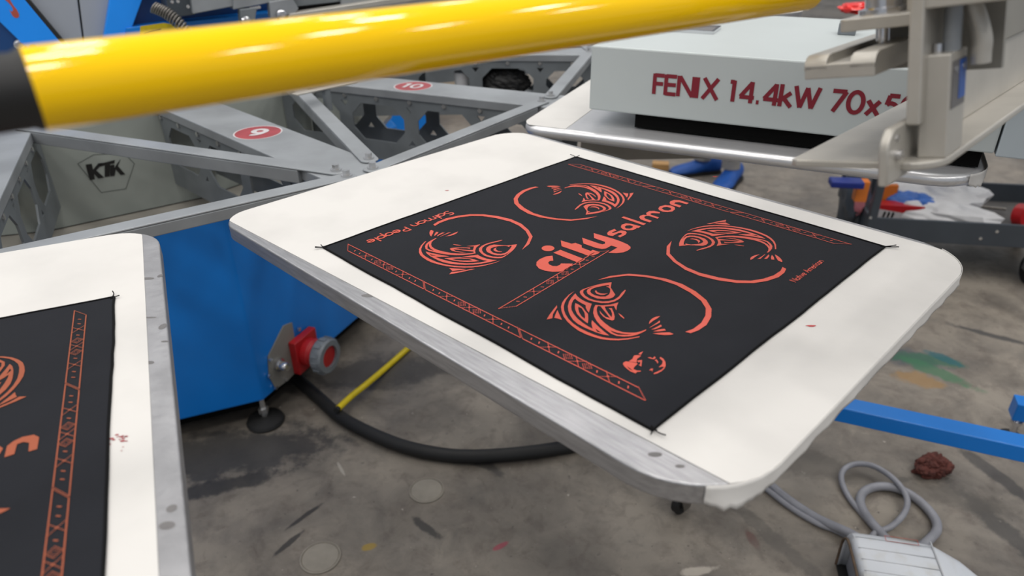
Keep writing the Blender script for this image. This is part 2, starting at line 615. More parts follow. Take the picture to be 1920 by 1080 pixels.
# ================================================================ the hall floor
g = G()
g.add([(-14, -10, 0), (16, -10, 0), (16, 20, 0), (-14, 20, 0)], [(0, 1, 2, 3)])
floor = obj('floor', g, 'floor')
floor['kind'] = 'structure'
MATS[floor] = Matrix()
for px, py, r in ((800, 920, 0.045), (601, 1046, 0.047)):
    p = at(px, py)
    g = G().lathe([(0, .003), (r * .86, .003), (r * .9, .0015), (r * .94, .0045), (r, .0035), (r, 0.0)], p, UP, 32)
    obj('floor_plug', g, 'plug', floor, smooth=True)

# ================================================================ carousel
ARMS = [-66.0, -45.2, -25.2, -5.2, 14.8]
hub = thing('print_carousel', 'grey steel printing carousel with perforated radial arms round a faceted hub', 'machine', HUB)


def octo(cx, cy, L, H, c):
    return [(cx - L / 2 + c, cy - H / 2), (cx + L / 2 - c, cy - H / 2), (cx + L / 2, cy - H / 2 + c), (cx + L / 2, cy + H / 2 - c), (cx + L / 2 - c, cy + H / 2), (cx - L / 2 + c, cy + H / 2), (cx - L / 2, cy + H / 2 - c), (cx - L / 2, cy - H / 2 + c)]


SHARED = {}


def make_arm(a, number):
    er = adir(a)
    et = UP.cross(er)
    fr = dict(o=HUB, ex=er, ey=et, ez=UP)
    g = G()
    g.box((.80, -.058, .899), (2.30, .058, .92), **fr)
    arm = obj('arm', g, 'zinc', hub, bevel=.002)
    for s in (-1, 1):
        rings = [[(.99, .725), (1.74, .745), (1.80, .80), (1.80, .905), (.99, .905)]]
        for r in (1.097, 1.295, 1.493):
            rings.append(octo(r, .831, .157, .094, .030))
        rings.append(octo(1.668, .836, .115, .070, .026))
        for r in (1.196, 1.394, 1.592):
            rings.append([(r - .011, .880), (r + .011, .880), (r, .866)])
            rings.append([(r - .011, .782), (r, .796), (r + .011, .782)])
        off = 0.052 * s
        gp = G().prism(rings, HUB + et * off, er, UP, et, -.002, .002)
        obj('side_plate', gp, 'zinc_shaded', arm)
        r = 1.003
        while r < 1.76:
            pr = HUB + er * r + et * (off + s * .002) + UP * .8935
            if 'rivet' not in SHARED:
                gb = G().cyl(Vector((0, 0, 0)), Vector((0, 0, .004)), .0055, 8)
                rv = obj('rivet', gb, 'bolt', None, smooth=True)
                SHARED['rivet'] = rv
            else:
                rv = link(SHARED['rivet'].copy())
            rv.parent = arm
            inv = MATS[arm].inverted()
            ez = et * s
            rv.matrix_local = inv @ Matrix.Translation(pr) @ Vector((0, 0, 1)).rotation_difference(ez).to_matrix().to_4x4()
            r += .098
    # numbered disc on the arm
    if number:
        rc = 1.374
        g = G()
        z = .9204

        def disc(r0, r1, zz, mi, n=40, a0=0, a1=360):
            g.cur = mi
            P = []
            for i in range(n + 1):
                t = R(a0 + (a1 - a0) * i / n)
                P.append((math.cos(t), math.sin(t)))
            c = HUB + er * rc + UP * zz
            for i in range(n):
                (x0, y0), (x1, y1) = P[i], P[i + 1]
                if r0 <= 0:
                    g.poly([c, c + er * r1 * x0 + et * r1 * y0, c + er * r1 * x1 + et * r1 * y1])
                else:
                    g.poly([c + er * r0 * x0 + et * r0 * y0, c + er * r1 * x0 + et * r1 * y0, c + er * r1 * x1 + et * r1 * y1, c + er * r0 * x1 + et * r0 * y1])
        disc(.046, .049, z, 1)
        disc(0, .046, z, 0)
        c = HUB + er * rc + UP * (z + .0005)
        g.cur = 1
        if number == '9':
            ex, ey = Vector((.97, -.26, 0)), Vector((.26, .97, 0))
            f = lambda x, y: c + ex * x + ey * y
            stroke(g, arc(0, .008, .0125, .0125, 0, 360, 24), .011, f)
            stroke(g, arc(-.004, .006, .0165, .026, 0, -95, 12), .010, f)
        else:
            ex, ey = Vector((.93, -.37, 0)), Vector((.37, .93, 0))
            f = lambda x, y: c + ex * x + ey * y
            stroke(g, [(-.017, -.022), (-.017, .022)], .008, f)
            stroke(g, [(-.026, .012), (-.017, .02)], .007, f)
            stroke(g, arc(.010, 0, .012, .019, 0, 360, 24), .0075, f)
        obj('number_disc', g, ['sticker_red', 'sticker_white'], arm)
    return arm


for a, n in zip(ARMS, ['', '9', '10', '', '']):
    make_arm(a, n)


def flat_bar(name, p0, p1, wd, web, ztop=.924, zlo=.896):
    """angle bar laid on the arms: flat flange with rounded ends, a deeper web between the arms"""
    p0, p1 = Vector(p0), Vector(p1)
    d = p1 - p0
    L = d.length
    d.normalize()
    s = UP.cross(d)
    g = G()
    rr = rrect(-wd * .5, -wd / 2, L + wd * .5, wd / 2, wd * .42, 5)
    g.prism(rr, (p0.x, p0.y, 0), d, s, UP, .9205, ztop)
    a, b = web
    g.box((a, -wd / 2, zlo), (L - b, wd / 2, .9205), (p0.x, p0.y, 0), d, s, UP)
    o = obj(name, g, 'zinc', hub, bevel=.0015)
    for q in (p0, p1):
        gb = G().cyl((q.x, q.y, ztop), (q.x, q.y, ztop + .003), .010, 14)
        gb.cyl((q.x, q.y, ztop + .003), (q.x, q.y, ztop + .011), .0065, 6)
        obj('bolt', gb, 'bolt', o, smooth=True)
    return o


for i in range(-1, 4):
    a0 = -65.2 + 20 * i
    if i == -1:
        a0 = -85.2
    flat_bar('ring_bar', pol(1.738, a0 + .9, 0), pol(1.738, a0 + 20 - .9, 0), .033, (.04, .04), zlo=.902)
flat_bar('diagonal_brace', pol(1.700, -46.0, 0), pol(1.03, -63.5, 0), .036, (.07, .02))
flat_bar('diagonal_brace', pol(1.690, -43.4, 0), pol(1.03, -28.5, 0), .034, (.06, .02))

# faceted hub drum
g = G()
for k in range(18):
    a0, a1 = -65.2 + 20 * k, -45.2 + 20 * k
    rc = 0.98 / math.cos(R(10))
    g.poly([pol(rc, a0, .675), pol(rc, a1, .675), pol(rc, a1, .915), pol(rc, a0, .915)])
drum = obj('hub_drum', g, 'panel_grey', hub)
nrm = adir(-55.2)
tan = UP.cross(nrm)
P0 = HUB + nrm * .9815


def lo(px, py, p0, n, ex, ey=UP):
    q = on(px, py, p0, n) - p0
    return (q.dot(ex), q.dot(ey))


hexa = [lo(px, py, P0, nrm, tan) for px, py in ((146, 307), (176, 290), (233, 287), (252, 307), (236, 354), (190, 361))]
g = G()
for i in range(6):
    a, b = Vector(hexa[i]), Vector(hexa[(i + 1) % 6])
    stroke(g, [tuple(a), tuple(b)], .0012, lambda x, y: P0 + tan * x + UP * y)
obj('sticker_outline', g, 'seam', drum)
k = lambda pts: [lo(x / 4, 240 + y / 4, P0 + nrm * .0006, nrm, tan) for x, y in pts]
g = G()
for poly in ([(642, 275), (688, 268), (698, 312), (738, 265), (775, 262), (722, 318), (782, 372), (738, 378), (704, 342), (712, 384), (674, 390)],
             [(745, 270), (862, 240), (858, 266), (826, 270), (822, 362), (786, 368), (786, 280), (748, 290)],
             [(826, 280), (858, 275), (858, 300), (878, 268), (903, 236), (872, 240), (905, 236), (884, 285), (940, 348), (905, 352), (868, 310), (860, 358), (826, 362)]):
    g.prism(k(poly), P0 + nrm * .0006, tan, UP, nrm, None, 0.0)
obj('sticker_lettering', g, 'letter_black', drum)
g = G()
g.lathe([(0, .925), (.985, .925), (.985, .912), (0, .912)], HUB, UP, 18)
obj('hub_top_plate', g, 'panel_grey', hub)
g = G()
g.lathe([(.9, .672), (1.075, .672), (1.075, .655), (.9, .655)], HUB, UP, 18)
obj('hub_bottom_ring', g, 'taupe', hub)

# ================================================================ blue octagonal base
base = thing('base_cabinet', 'blue octagonal steel base cabinet under the carousel with a red power socket', 'cabinet', HUB)
g = G()
RB = 1.10
octp = [(RB * math.cos(R(-45.2 + 45 * k)), RB * math.sin(R(-45.2 + 45 * k))) for k in range(8)]
g.prism(octp, HUB, z0=.085, z1=.655)
obj('body', g, 'blue', base, bevel=.006, seg=3)
g = G()
for dz in (0,):
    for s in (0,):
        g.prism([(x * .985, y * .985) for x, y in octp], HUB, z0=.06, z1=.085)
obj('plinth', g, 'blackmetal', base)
for a in (-90.2, -45.2, -.2):
    p = pol(1.085, a, 0)
    g = G().lathe([(0, 0), (.052, 0), (.054, .006), (.05, .014), (.03, .021), (.014, .024), (0, .024)], p, UP, 28)
    foot = obj('levelling_foot', g, 'black', base, smooth=True)
    g = G().cyl(p + UP * .02, p + UP * .10, .008, 14)
    g.cyl(p + UP * .035, p + UP * .052, .014, 6)
    obj('stem', g, 'bolt', foot, smooth=True)

fn = adir(-22.7)
ft = UP.cross(fn)
F0 = HUB + fn * (RB * math.cos(R(22.5)))


def face(px, py, off=0.0):
    return on(px, py, F0 + fn * off, fn)


k = [lo(x, y, F0, fn, ft) for x, y in ((501, 668), (530, 610), (546, 604), (552, 640), (560, 690), (538, 713), (516, 729), (503, 706))]
sock = obj('socket_plate', G().prism(k, F0, ft, UP, fn, 0, .004), 'alu_panel', base, bevel=.001)
c0 = face(563, 655, .0)
g = G().box((-.05, -.055, .004), (.05, .055, .028), c0, ft, UP, fn)
g.lathe([(0, .028), (.043, .028), (.043, .05), (.038, .055), (.038, .085), (0, .085)], c0, fn, 24)
obj('socket_housing', g, 'red', sock, smooth=True, bevel=.002)
g = G().lathe([(.036, .07), (.050, .07), (.054, .076), (.054, .102), (.050, .108), (.034, .108), (.034, .07)], c0, fn, 28)
for i in range(12):
    t = R(30 * i)
    u = (ft * math.cos(t) + UP * math.sin(t))
    v = fn.cross(u)
    g.box((.051, -.006, .078), (.057, .006, .100), c0, u, v, fn)
obj('locking_ring', g, 'grey_plastic', sock, smooth=True)
g = G().lathe([(0, .100), (.034, .100), (.034, .09)], c0, fn, 24)
obj('socket_face', g, 'red', sock, smooth=True)
for px, py in ((506, 674), (504, 705), (516, 727), (559, 617), (535, 711)):
    p = face(px, py, .004)
    obj('screw', G().cyl(p, p + fn * .006, .006, 8), 'chrome', sock, smooth=True)
p = face(521, 683, .004)
g = G().lathe([(0, .035), (.012, .035), (.014, .03), (.014, .012), (.02, .010), (.02, 0)], p, fn, 12)
obj('gland', g, 'chrome', sock, smooth=True)

# ================================================================ pallets
PX, PY, PT = .40, .2985, .021
RN, RF = .088, .072          # outer corner radii, near and far side
RADII = [RF, .060, .045, RN]


def make_pallet(label, a, off=(0, 0), lo_clip=None, hi_clip=None, skirt=True, seed=1, xmax=None, edge='alu', round_=.0022):
    c = HUB + adir(a) * (2.216 + off[0]) + UP.cross(adir(a)) * off[1] + UP * .95
    t = thing('print_pallet', label, 'pallet', c, R(a), None)
    g = G().prism(rrect(-PX, -PY, PX, PY, RADII, 10), z0=-PT, z1=0)
    obj('plate', g, 'alu_worn' if not skirt else edge, t, local=True, smooth=True, bevel=round_, seg=5)
    out = []
    for x, y in rrect(-PX + .002, -PY + .001, PX + .0012, PY - .004, [v - .002 for v in RADII], 10):
        if lo_clip:
            y = max(y, lo_clip(x))
        if hi_clip:
            y = min(y, hi_clip(x))
        if xmax is not None:
            x = min(x, xmax)
        out.append((x, y))
    q = []
    for p in out:
        if not q or (Vector(p) - Vector(q[-1])).length > 1e-4:
            q.append(p)
    obj('paper_cover', G().prism(q, z0=.0, z1=.0008), 'paper', t, local=True)
    if skirt:
        pts = []
        for i in range(16):
            th = R(-47 + 47 * i / 15)
            pts.append((PX - RN + (RN + .0014) * math.cos(th), -PY + RN + (RN + .0014) * math.sin(th)))
        for i in range(1, 40):
            pts.append((PX + .0014, -PY + RN + (2 * PY - RN - RF) * i / 40))
        for i in range(14):
            th = R(0 + 62 * i / 13)
            pts.append((PX - RF + (RF + .0014) * math.cos(th), PY - RF - .001 + (RF + .0014) * math.sin(th)))
        g = G()
        rows = 5
        n = len(pts)
        P = []
        for j in range(rows + 1):
            for i, (x, y) in enumerate(pts):
                fl = math.exp(-((i - 5) / 3.0) ** 2) * (1 + .3 * math.sin(i * 2.6))
                fl2 = math.exp(-((i - n + 5) / 3.0) ** 2)
                dep = .0165 + .004 * noise.noise(Vector((i * .28, seed, 0))) + .007 * fl + .004 * fl2
                k = j / rows
                outw = (.0016 * noise.noise(Vector((i * .45, seed + 4, k * 2))) + (.0035 * fl + .002 * fl2) * k) * k + .0008 * k
                cx, cy = PX - .1, (-PY + RN if y < -PY + RN else (PY - RF if y > PY - RF else y))
                d = Vector((x - cx, y - cy)).normalized()
                P.append((x + d.x * outw, y + d.y * outw, .0008 - dep * k))
        fs = []
        for j in range(rows):
            for i in range(n - 1):
                fs.append((j * n + i, j * n + i + 1, (j + 1) * n + i + 1, (j + 1) * n + i))
        g.add(P, fs)
        so = obj('paper_overhang', g, 'paper', t, local=True, smooth=True)
        sm = so.modifiers.new('thick', 'SOLIDIFY')
        sm.thickness = .0006
    g = G().box((-.395, -.10, -.0295), (.30, .10, -PT - .0005))
    br = obj('pallet_bracket', g, 'taupe', t, local=True, bevel=.001)
    for s in (-1, 1):
        g = G().prism([(-.335, -.0295), (.14, -.0295), (.14, -.050), (-.335, -.121)], (0, s * .11, 0), (1, 0, 0), (0, 0, 1), (0, 1, 0), -.003, .003)
        obj('flange', g, 'taupe', br, local=True)
    return t


main_pallet = make_pallet('nearest white-papered pallet with its near edge wrapped and brushed aluminium along the left', -45.2, (0, .0065), lo_clip=lambda x: -.2905 + (x + .385) / .771 * .030, hi_clip=lambda x: .2885)
side_pallet = make_pallet('white-papered pallet cut by the left frame edge, worn aluminium strip on its right', -65.2, (-.017, -.028), hi_clip=lambda x: .2785, skirt=False)
flash_pallet = make_pallet('white-papered pallet lying under the pale grey flash curing unit', -25.2, (-.01, -.01), lo_clip=lambda x: -.289, skirt=True, seed=5, xmax=-.305, edge='tube_alu', round_=.0095)
back_pallet = make_pallet('pallet with maroon cloth behind the flash curing unit, almost hidden', 14.8, (0, 0), skirt=False)

# ================================================================ printed bandanas
FISH=[[[(5386,-11667),(5478,-12713),(5790,-13830),(6155,-14671),(6638,-15375),(7329,-16048),(8192,-16713),(9113,-17196),(10135,-17552),(11100,-17759),(12062,-17778),(12894,-17655),(13724,-17443),(14466,-17028),(15201,-16404),(15805,-15608),(16127,-14965),(16393,-14459),(16308,-14289),(16018,-14819),(15588,-15534),(15039,-16194),(14419,-16657),(13659,-17054),(12888,-17238),(11927,-17309),(10870,-17284),(9806,-17069),(8867,-16707),(8031,-16219),(7333,-15666),(6763,-15062),(6369,-14466),(5993,-13736),(5627,-12774)]],[[(5806,-11990),(6119,-13013),(6528,-13919),(7087,-14752),(7809,-15494),(8510,-16038),(9339,-16527),(10188,-16792),(11036,-16862),(11879,-16838),(12671,-16766),(13463,-16601),(14025,-16315),(13124,-16073),(12189,-15754),(11283,-15382),(10823,-15193),(11162,-15678),(11604,-16141),(11988,-16472),(11380,-16444),(10450,-16271),(9510,-15998),(8676,-15601),(7924,-15099),(7436,-14610),(6945,-13914),(6674,-13383),(6545,-12907),(7054,-13119),(7780,-13212),(8357,-13244),(8671,-13619),(9170,-14000),(9614,-14233),(9326,-13756),(8896,-13018),(8614,-12511),(8198,-12615),(7663,-12634),(7030,-12543),(6394,-12346)],[(12125,-16253),(13090,-16449),(12686,-16597)]],[[(7225,-13645),(7805,-13676),(8444,-13837),(9064,-14197),(9723,-14503),(10419,-15309),(10922,-15998),(10387,-15883),(9670,-15662),(8880,-15312),(8110,-14731),(7542,-14122)],[(7956,-14015),(8503,-14068),(9276,-14558),(9844,-15128),(10107,-15517),(9462,-15310),(8765,-14860),(8261,-14395)]],[[(9072,-12462),(9388,-13124),(9948,-13914),(10533,-14467),(11313,-14994),(12173,-15417),(13072,-15691),(13915,-15912),(14604,-15843),(15195,-15443),(15674,-14898),(15962,-14200),(16083,-13487),(16124,-12932),(15999,-12758),(15864,-13406),(15585,-14017),(15126,-14492),(14578,-14848),(13874,-15008),(13093,-14974),(12230,-14742),(11359,-14407),(10551,-13895),(9963,-13335),(9552,-12775),(9408,-12432),(9654,-12293),(10153,-12582),(11051,-13043),(11945,-13571),(11370,-13664),(10569,-13318),(10144,-13066),(10579,-13495),(11223,-13805),(11848,-13938),(12401,-13769),(12467,-13525),(12108,-12956),(11429,-12306),(10795,-11776),(10544,-12016),(10976,-12174),(11580,-12722),(11945,-13296),(11199,-12901),(10490,-12449),(10025,-12033),(10310,-11664),(10670,-11222),(10935,-11450),(11443,-11821),(10854,-10949),(10547,-10267),(10407,-10657),(10193,-11291),(9673,-11983)],[(13436,-15462),(14227,-15356),(14945,-15007),(15548,-14512),(15198,-15018),(14563,-15578),(13943,-15629)]],[[(11926,-12110),(12487,-12224),(13048,-12513),(13055,-12634),(12510,-12478)]],[[(7123,-7095),(6678,-7780),(6282,-8697),(5988,-9725),(5802,-10642),(5809,-11158),(6016,-11479),(6441,-11792),(7100,-12074),(7832,-12174),(8521,-12010),(9262,-11695),(9821,-11159),(10110,-10390),(10122,-9483),(9805,-8368),(9442,-7475),(9317,-7490),(9468,-8280),(9777,-9210),(9844,-10049),(9606,-10774),(9140,-11319),(8442,-11690),(7704,-11798),(6921,-11638),(6336,-11276),(6024,-10849),(6021,-10222),(6166,-9597),(6299,-9066),(6225,-9668),(6168,-10229),(6383,-10713),(6845,-11098),(7533,-11255),(8322,-11206),(8927,-10827),(9317,-10294),(9410,-9722),(9221,-9132),(8651,-8751),(7831,-8175),(7310,-7393)],[(7316,-7816),(6903,-8532),(6562,-9388),(6487,-9987),(6671,-10437),(7036,-10709),(7652,-10837),(8304,-10619),(8699,-10200),(8702,-9629),(8436,-9061),(7968,-8466),(7673,-8327),(7262,-8337),(7482,-8085)]],[[(6996,-9919),(7160,-10178),(7574,-10400),(8073,-10332),(8366,-10011),(8393,-9412),(8251,-9753),(7840,-10043),(7391,-10061),(7074,-9844)]],[[(6077,-15429),(6471,-16493),(6901,-17581),(7296,-18396),(7443,-18073),(7551,-17787),(7018,-17097),(6692,-16375),(6428,-15769)]],[[(6822,-16156),(7152,-16782),(7654,-17596),(7988,-17459),(8524,-17345),(7718,-16798)]],[[(15518,-9538),(15257,-9987),(15195,-10588),(15314,-11157),(15596,-11704),(15569,-11298),(15533,-10752),(15560,-10041)]],[[(16004,-10300),(16041,-11038),(16051,-11791),(16032,-12282),(16113,-12062),(16164,-11398),(16247,-10648)]],[[(16565,-10918),(16530,-11426),(16458,-12060),(16405,-12411),(16660,-12101),(16759,-11630),(16827,-11141)]],[[(17294,-11351),(16987,-11833),(16754,-12569),(17200,-12139),(17590,-11534)]],[[(16949,-12934),(17488,-12186),(18043,-11579),(18541,-11541),(18445,-11861),(17957,-12376),(17445,-12732)]],[[(5579,-7799),(6022,-5993),(7257,-4018),(9088,-2834),(11149,-2022),(13223,-1850),(15279,-2294),(17207,-3184),(18620,-4453),(19487,-5950),(20003,-7698),(19975,-9175),(19696,-10226),(19162,-10385),(19438,-9331),(19387,-7735),(18901,-6129),(18098,-4756),(16865,-3718),(15017,-2973),(12762,-2513),(10892,-2725),(9100,-3380),(7431,-4508),(6456,-6042)]]]
CITY=[[[(-1479,-7596),(-2487,-6635),(-2929,-7379),(-2977,-8388),(-2725,-9256),(-2144,-9946),(-1284,-10349),(-407,-10266),(430,-9856),(1033,-9191),(1250,-8235),(1107,-7309),(756,-6564),(-316,-7522),(-135,-7878),(-205,-8405),(-599,-8720),(-1162,-8701),(-1592,-8426),(-1735,-7998)]],[[(-3721,-4896),(-3578,-5114),(-3507,-5364),(-3514,-5623),(-3599,-5864),(-3753,-6066),(-3961,-6208),(-4204,-6278),(-4457,-6268),(-4698,-6178),(-4901,-6018),(-5048,-5801),(-5123,-5550),(-5118,-5289),(-5033,-5043),(-4878,-4838),(-4666,-4694),(-4419,-4625),(-4163,-4638),(-3922,-4732)]],[[(-2885,-4707),(-2968,-5949),(1174,-5917),(1109,-4657)]],[[(-4701,-2583),(-3470,-3809),(-169,-3615),(661,-3640),(1140,-3086),(1261,-2254),(1126,-1790),(47,-1919),(126,-2344),(-409,-2353),(-1368,-2355),(-1815,-1825),(-2851,-1842),(-3036,-2364)]],[[(-3253,-36),(-1967,-1280),(-4,-1194),(731,-933),(1036,-475),(998,676),(1908,792),(2016,-1208),(2767,-657),(3299,178),(3385,922),(3285,1662),(2989,2057),(2271,2400),(1115,2517),(-218,2487),(-3069,2133),(-2028,948),(-284,1014),(31,618),(-44,201),(-511,103)]],[[(-1906,5094),(-2009,4062),(-1792,3344),(-1299,2899),(-701,3104),(-715,4365),(-524,4656),(-242,4557),(-151,4169),(-226,3554),(282,3426),(285,4583),(18,5243),(-444,5545),(-1017,5299),(-1118,4350),(-1273,3836),(-1478,4009),(-1369,4854)]],[[(-1636,6105),(-2063,6848),(-1945,7618),(-1252,8002),(146,8173),(231,7495),(20,7409),(152,7044),(75,6409),(-374,5908),(-1015,5750)],[(-1354,6562),(-1444,7049),(-1169,7425),(-676,7510),(-417,7070),(-502,6537),(-932,6280)]],[[(-3607,9338),(-3564,8772),(143,8744),(123,9381)]],[[(-1777,10462),(-2059,11003),(-1987,11682),(-1562,11879),(-2044,12449),(-2155,13299),(-1680,13832),(-822,14017),(-604,13604),(-1409,13049),(-1498,12677),(-1229,12398),(174,12387),(260,11868),(-1137,11874),(-1472,11557),(-1431,11111),(-1038,10760),(174,10717),(210,10085),(-1248,10084)]],[[(-1786,14995),(-2063,15802),(-1815,16683),(-1118,17124),(-376,16964),(103,16354),(278,15472),(-59,14738),(-689,14434),(-1345,14567)],[(-1443,15319),(-1495,15909),(-1161,16352),(-587,16339),(-247,15940),(-277,15365),(-756,15039)]],[[(-1789,17798),(-2067,18418),(-1983,19254),(-1418,19697),(216,19688),(262,19076),(-966,19014),(-1305,18562),(-1219,18116),(94,18051),(192,17372),(-1297,17388)]]]
EMBLEM=[[[(18197,-16299),(18096,-16674),(18155,-17032),(18381,-16924)]],[[(18501,-17042),(18203,-17191),(17994,-17461),(18063,-17737),(18209,-18070),(18216,-18668),(18881,-18293),(18729,-18106),(18545,-17747)]],[[(18245,-18706),(18020,-18857),(17960,-19181),(18115,-19429),(18444,-19638),(18846,-19770),(19331,-19883),(19870,-19810),(19809,-19550),(20012,-19290),(20006,-19103),(19671,-19363),(19272,-19360),(19152,-19020),(19074,-18373),(18938,-18371)],[(18542,-19412),(18983,-19509),(19467,-19623),(19029,-19659)]],[[(18719,-17983),(18996,-17582),(19590,-18533),(19226,-18490),(19315,-18339),(19050,-17931),(18950,-18160)]],[[(19112,-16862),(19292,-16647),(19554,-16640),(19492,-16224),(19742,-16390),(19735,-16708),(19424,-16832)]],[[(19870,-16806),(19943,-16534),(20313,-16780),(20421,-17074),(20092,-16793)]],[[(19945,-15923),(20360,-15998),(20830,-16348),(21177,-16806),(21350,-17291),(21405,-17882),(21324,-18407),(21155,-18760),(21067,-18591),(21175,-18104),(21257,-17575),(21196,-17115),(20987,-17186),(20913,-17452),(20820,-17412),(20788,-16852),(20536,-16366),(20047,-16164)]],[[(20517,-18546),(20442,-18167),(20624,-18056),(20702,-18303),(20880,-18581),(20644,-18359)]]]
FISH_FIT=[[-1, -1.01405, -0.0155, -0.00877, -0.00021], [-1, 1.01335, 0.01895, 0.00233, -0.00852], [1, -1.00395, 0.00164, -0.00686, -0.00946]]

BX, BY = .0495, .002
BC = [(-.2514, .2453), (.2606, .2417), (.2572, -.2539), (-.2549, -.2503)]
ZC, ZP = .0022, .0027


def frac(p):
    return (p[0] * 1e-5, p[1] * 1e-5)


def flat_group(g, grp, f):
    for rings in grp:
        rr = [[f(*frac(p)) for p in r] for r in rings]
        g.prism(rr, (BX, BY, 0), z0=None, z1=ZP)


def fit(k):
    if k is None:
        return lambda x, y: (x, y)
    rf, a, b, c, d = FISH_FIT[k]
    return lambda x, y: (a * x - b * y * rf + c, b * x + a * y * rf + d)


LV = [0]


def border(g, a, b, n, vw, shift, L=None):
    a, b = Vector(a), Vector(b)
    u = (b - a).normalized()
    v = Vector((-u.y, u.x))
    w = abs(vw)
    if vw < 0:
        v = -v
    tot = (b - a).length
    gap = .0022
    L = (tot - gap * (n - 1)) / n
    f3 = lambda x, y: Vector((BX, BY, ZP)) + (u * x + v * y).to_3d()

    ax = a.dot(u)
    ay = a.dot(v)
    for m in range(n):
        a0 = Vector((ax + m * (L + gap), ay))
        f = lambda x, y: f3(a0.x + x, a0.y + y)
        stroke(g, [(0, 0), (L, 0)], .0011, f)
        stroke(g, [(shift, w), (L + shift, w)], .0011, f)

        def dots(p, q, s=.0010, step=.00165):
            LV[0] = (LV[0] + 1) % 4
            d = math.hypot(q[0] - p[0], q[1] - p[1])
            k = max(2, int(d / step))
            for i in range(k + 1):
                x, y = p[0] + (q[0] - p[0]) * i / k, p[1] + (q[1] - p[1]) * i / k
                g.add([e3 + UP * (.0003 + 5e-5 * LV[0]) for e3 in (f(x - s / 2, y - s / 2), f(x + s / 2, y - s / 2), f(x + s / 2, y + s / 2), f(x - s / 2, y + s / 2))], [(0, 1, 2, 3)])
        sl = shift / w
        for e in (0, L):
            dots((e, 0), (e + shift, w))
        mid = lambda t: t * L + shift / 2
        for t in (.10, .17, .34, .66, .83, .90):
            x = mid(t)
            stroke(g, [(x - .0010, w / 2 - .0016), (x + .0010, w / 2 + .0016)], .0012, f)
        for t in (.255, .5, .745):
            x = mid(t)
            dots((x - .0062, 0), (x + .0062, w))
            dots((x + .0062, 0), (x - .0062, w))
            g.add([e3 + UP * .00055 for e3 in (f(x - .001, w / 2 - .001), f(x + .001, w / 2 - .001), f(x + .001, w / 2 + .001), f(x - .001, w / 2 + .001))], [(0, 1, 2, 3)])
        for t in (.42, .58):
            x = mid(t)
            q = [(x - .0055, w / 2), (x, .0008), (x + .0055, w / 2), (x, w - .0008)]
            for i in range(4):
                dots(q[i], q[(i + 1) % 4], .00095, .0015)
            q = [(x - .0026, w / 2), (x, w * .28), (x + .0026, w / 2), (x, w * .72)]
            for i in range(4):
                dots(q[i], q[(i + 1) % 4], .0008, .0013)


def make_bandana(label, pal, ink, group, cs=(0, 0)):
    mt = MATS[pal]
    t = thing('bandana', label, 'bandana', mt.translation, pal.rotation_euler.z, group)
    rim = []
    for i in range(4):
        a, b = Vector(BC[i]), Vector(BC[(i + 1) % 4])
        d = (b - a).normalized()
        nn = Vector((-d.y, d.x))
        for k in range(24):
            s = k / 24
            w_ = .0016 * noise.noise(Vector((i * 9 + s * 5, .3, 1.7))) + .0006 * noise.noise(Vector((i * 9 + s * 22, 1.3, 2)))
            pull = .002 * math.sin(math.pi * s)
            p = a.lerp(b, s) + nn * (w_ - 0 * pull)
            rim.append((p.x + BX, p.y + BY))
    obj('cloth', G().prism(rim, z0=.0009, z1=ZC), 'cloth', t, local=True)
    path = [(x, y, .0021) for x, y in rim] + [(rim[0][0], rim[0][1], .0021)]
    obj('hem', G().tube(path, .0014, 6), 'hem', t, local=True, smooth=True)
    random.seed(4)
    for i, (x, y) in enumerate(BC):
        o = Vector((x + BX, y + BY, .0022))
        d = Vector((x, y, 0)).normalized()
        g = G()
        for m in range(3):
            e = d * random.uniform(.004, .010) + Vector((random.uniform(-.006, .006), random.uniform(-.006, .006), .001))
            bend = Vector((random.uniform(-.005, .005), random.uniform(-.005, .005), .001))
            g.tube(catmull([o - d * .006, o + e * .4 + bend * .4, o + e + bend], 5), .0006, 5)
        obj('loose_thread', g, 'hem', t, local=True)
    for k in (None, 0, 1, 2):
        g = G()
        flat_group(g, FISH, fit(k))
        obj('salmon_motif', g, ink, t, local=True)
    g = G()
    flat_group(g, CITY, lambda x, y: (x + cs[0], y + cs[1]))
    obj('city_lettering', g, ink, t, local=True)
    g = G()
    flat_group(g, EMBLEM, fit(None))
    obj('bird_emblem', g, ink, t, local=True)
    g = G()
    border(g, (-.2382, -.2232), (.2135, -.2140), 3, -.0116, .0155)
    obj('border_band', g, ink, t, local=True)
    g = G()
    border(g, (-.2350, .2060), (.2115, .2062), 3, .0120, .0160)
    obj('border_band', g, ink, t, local=True)
    g = G()
    border(g, (.0202, -.2035), (.0070, -.0240), 1, -.0112, .0155)
    obj('border_band', g, ink, t, local=True)
    g = G()
    lettering(g, 'Salmon People', (BX - .2287, BY - .0610, ZP), (-.01, -1, 0), (1, -.01, 0), .0150, .1400, .15)
    obj('small_lettering', g, ink, t, local=True)
    g = G()
    lettering(g, 'Native American', (BX + .2238, BY + .0745, ZP), (0, 1, 0), (-1, 0, 0), .0080, .0738, .12)
    obj('small_lettering', g, ink, t, local=True)
    return t


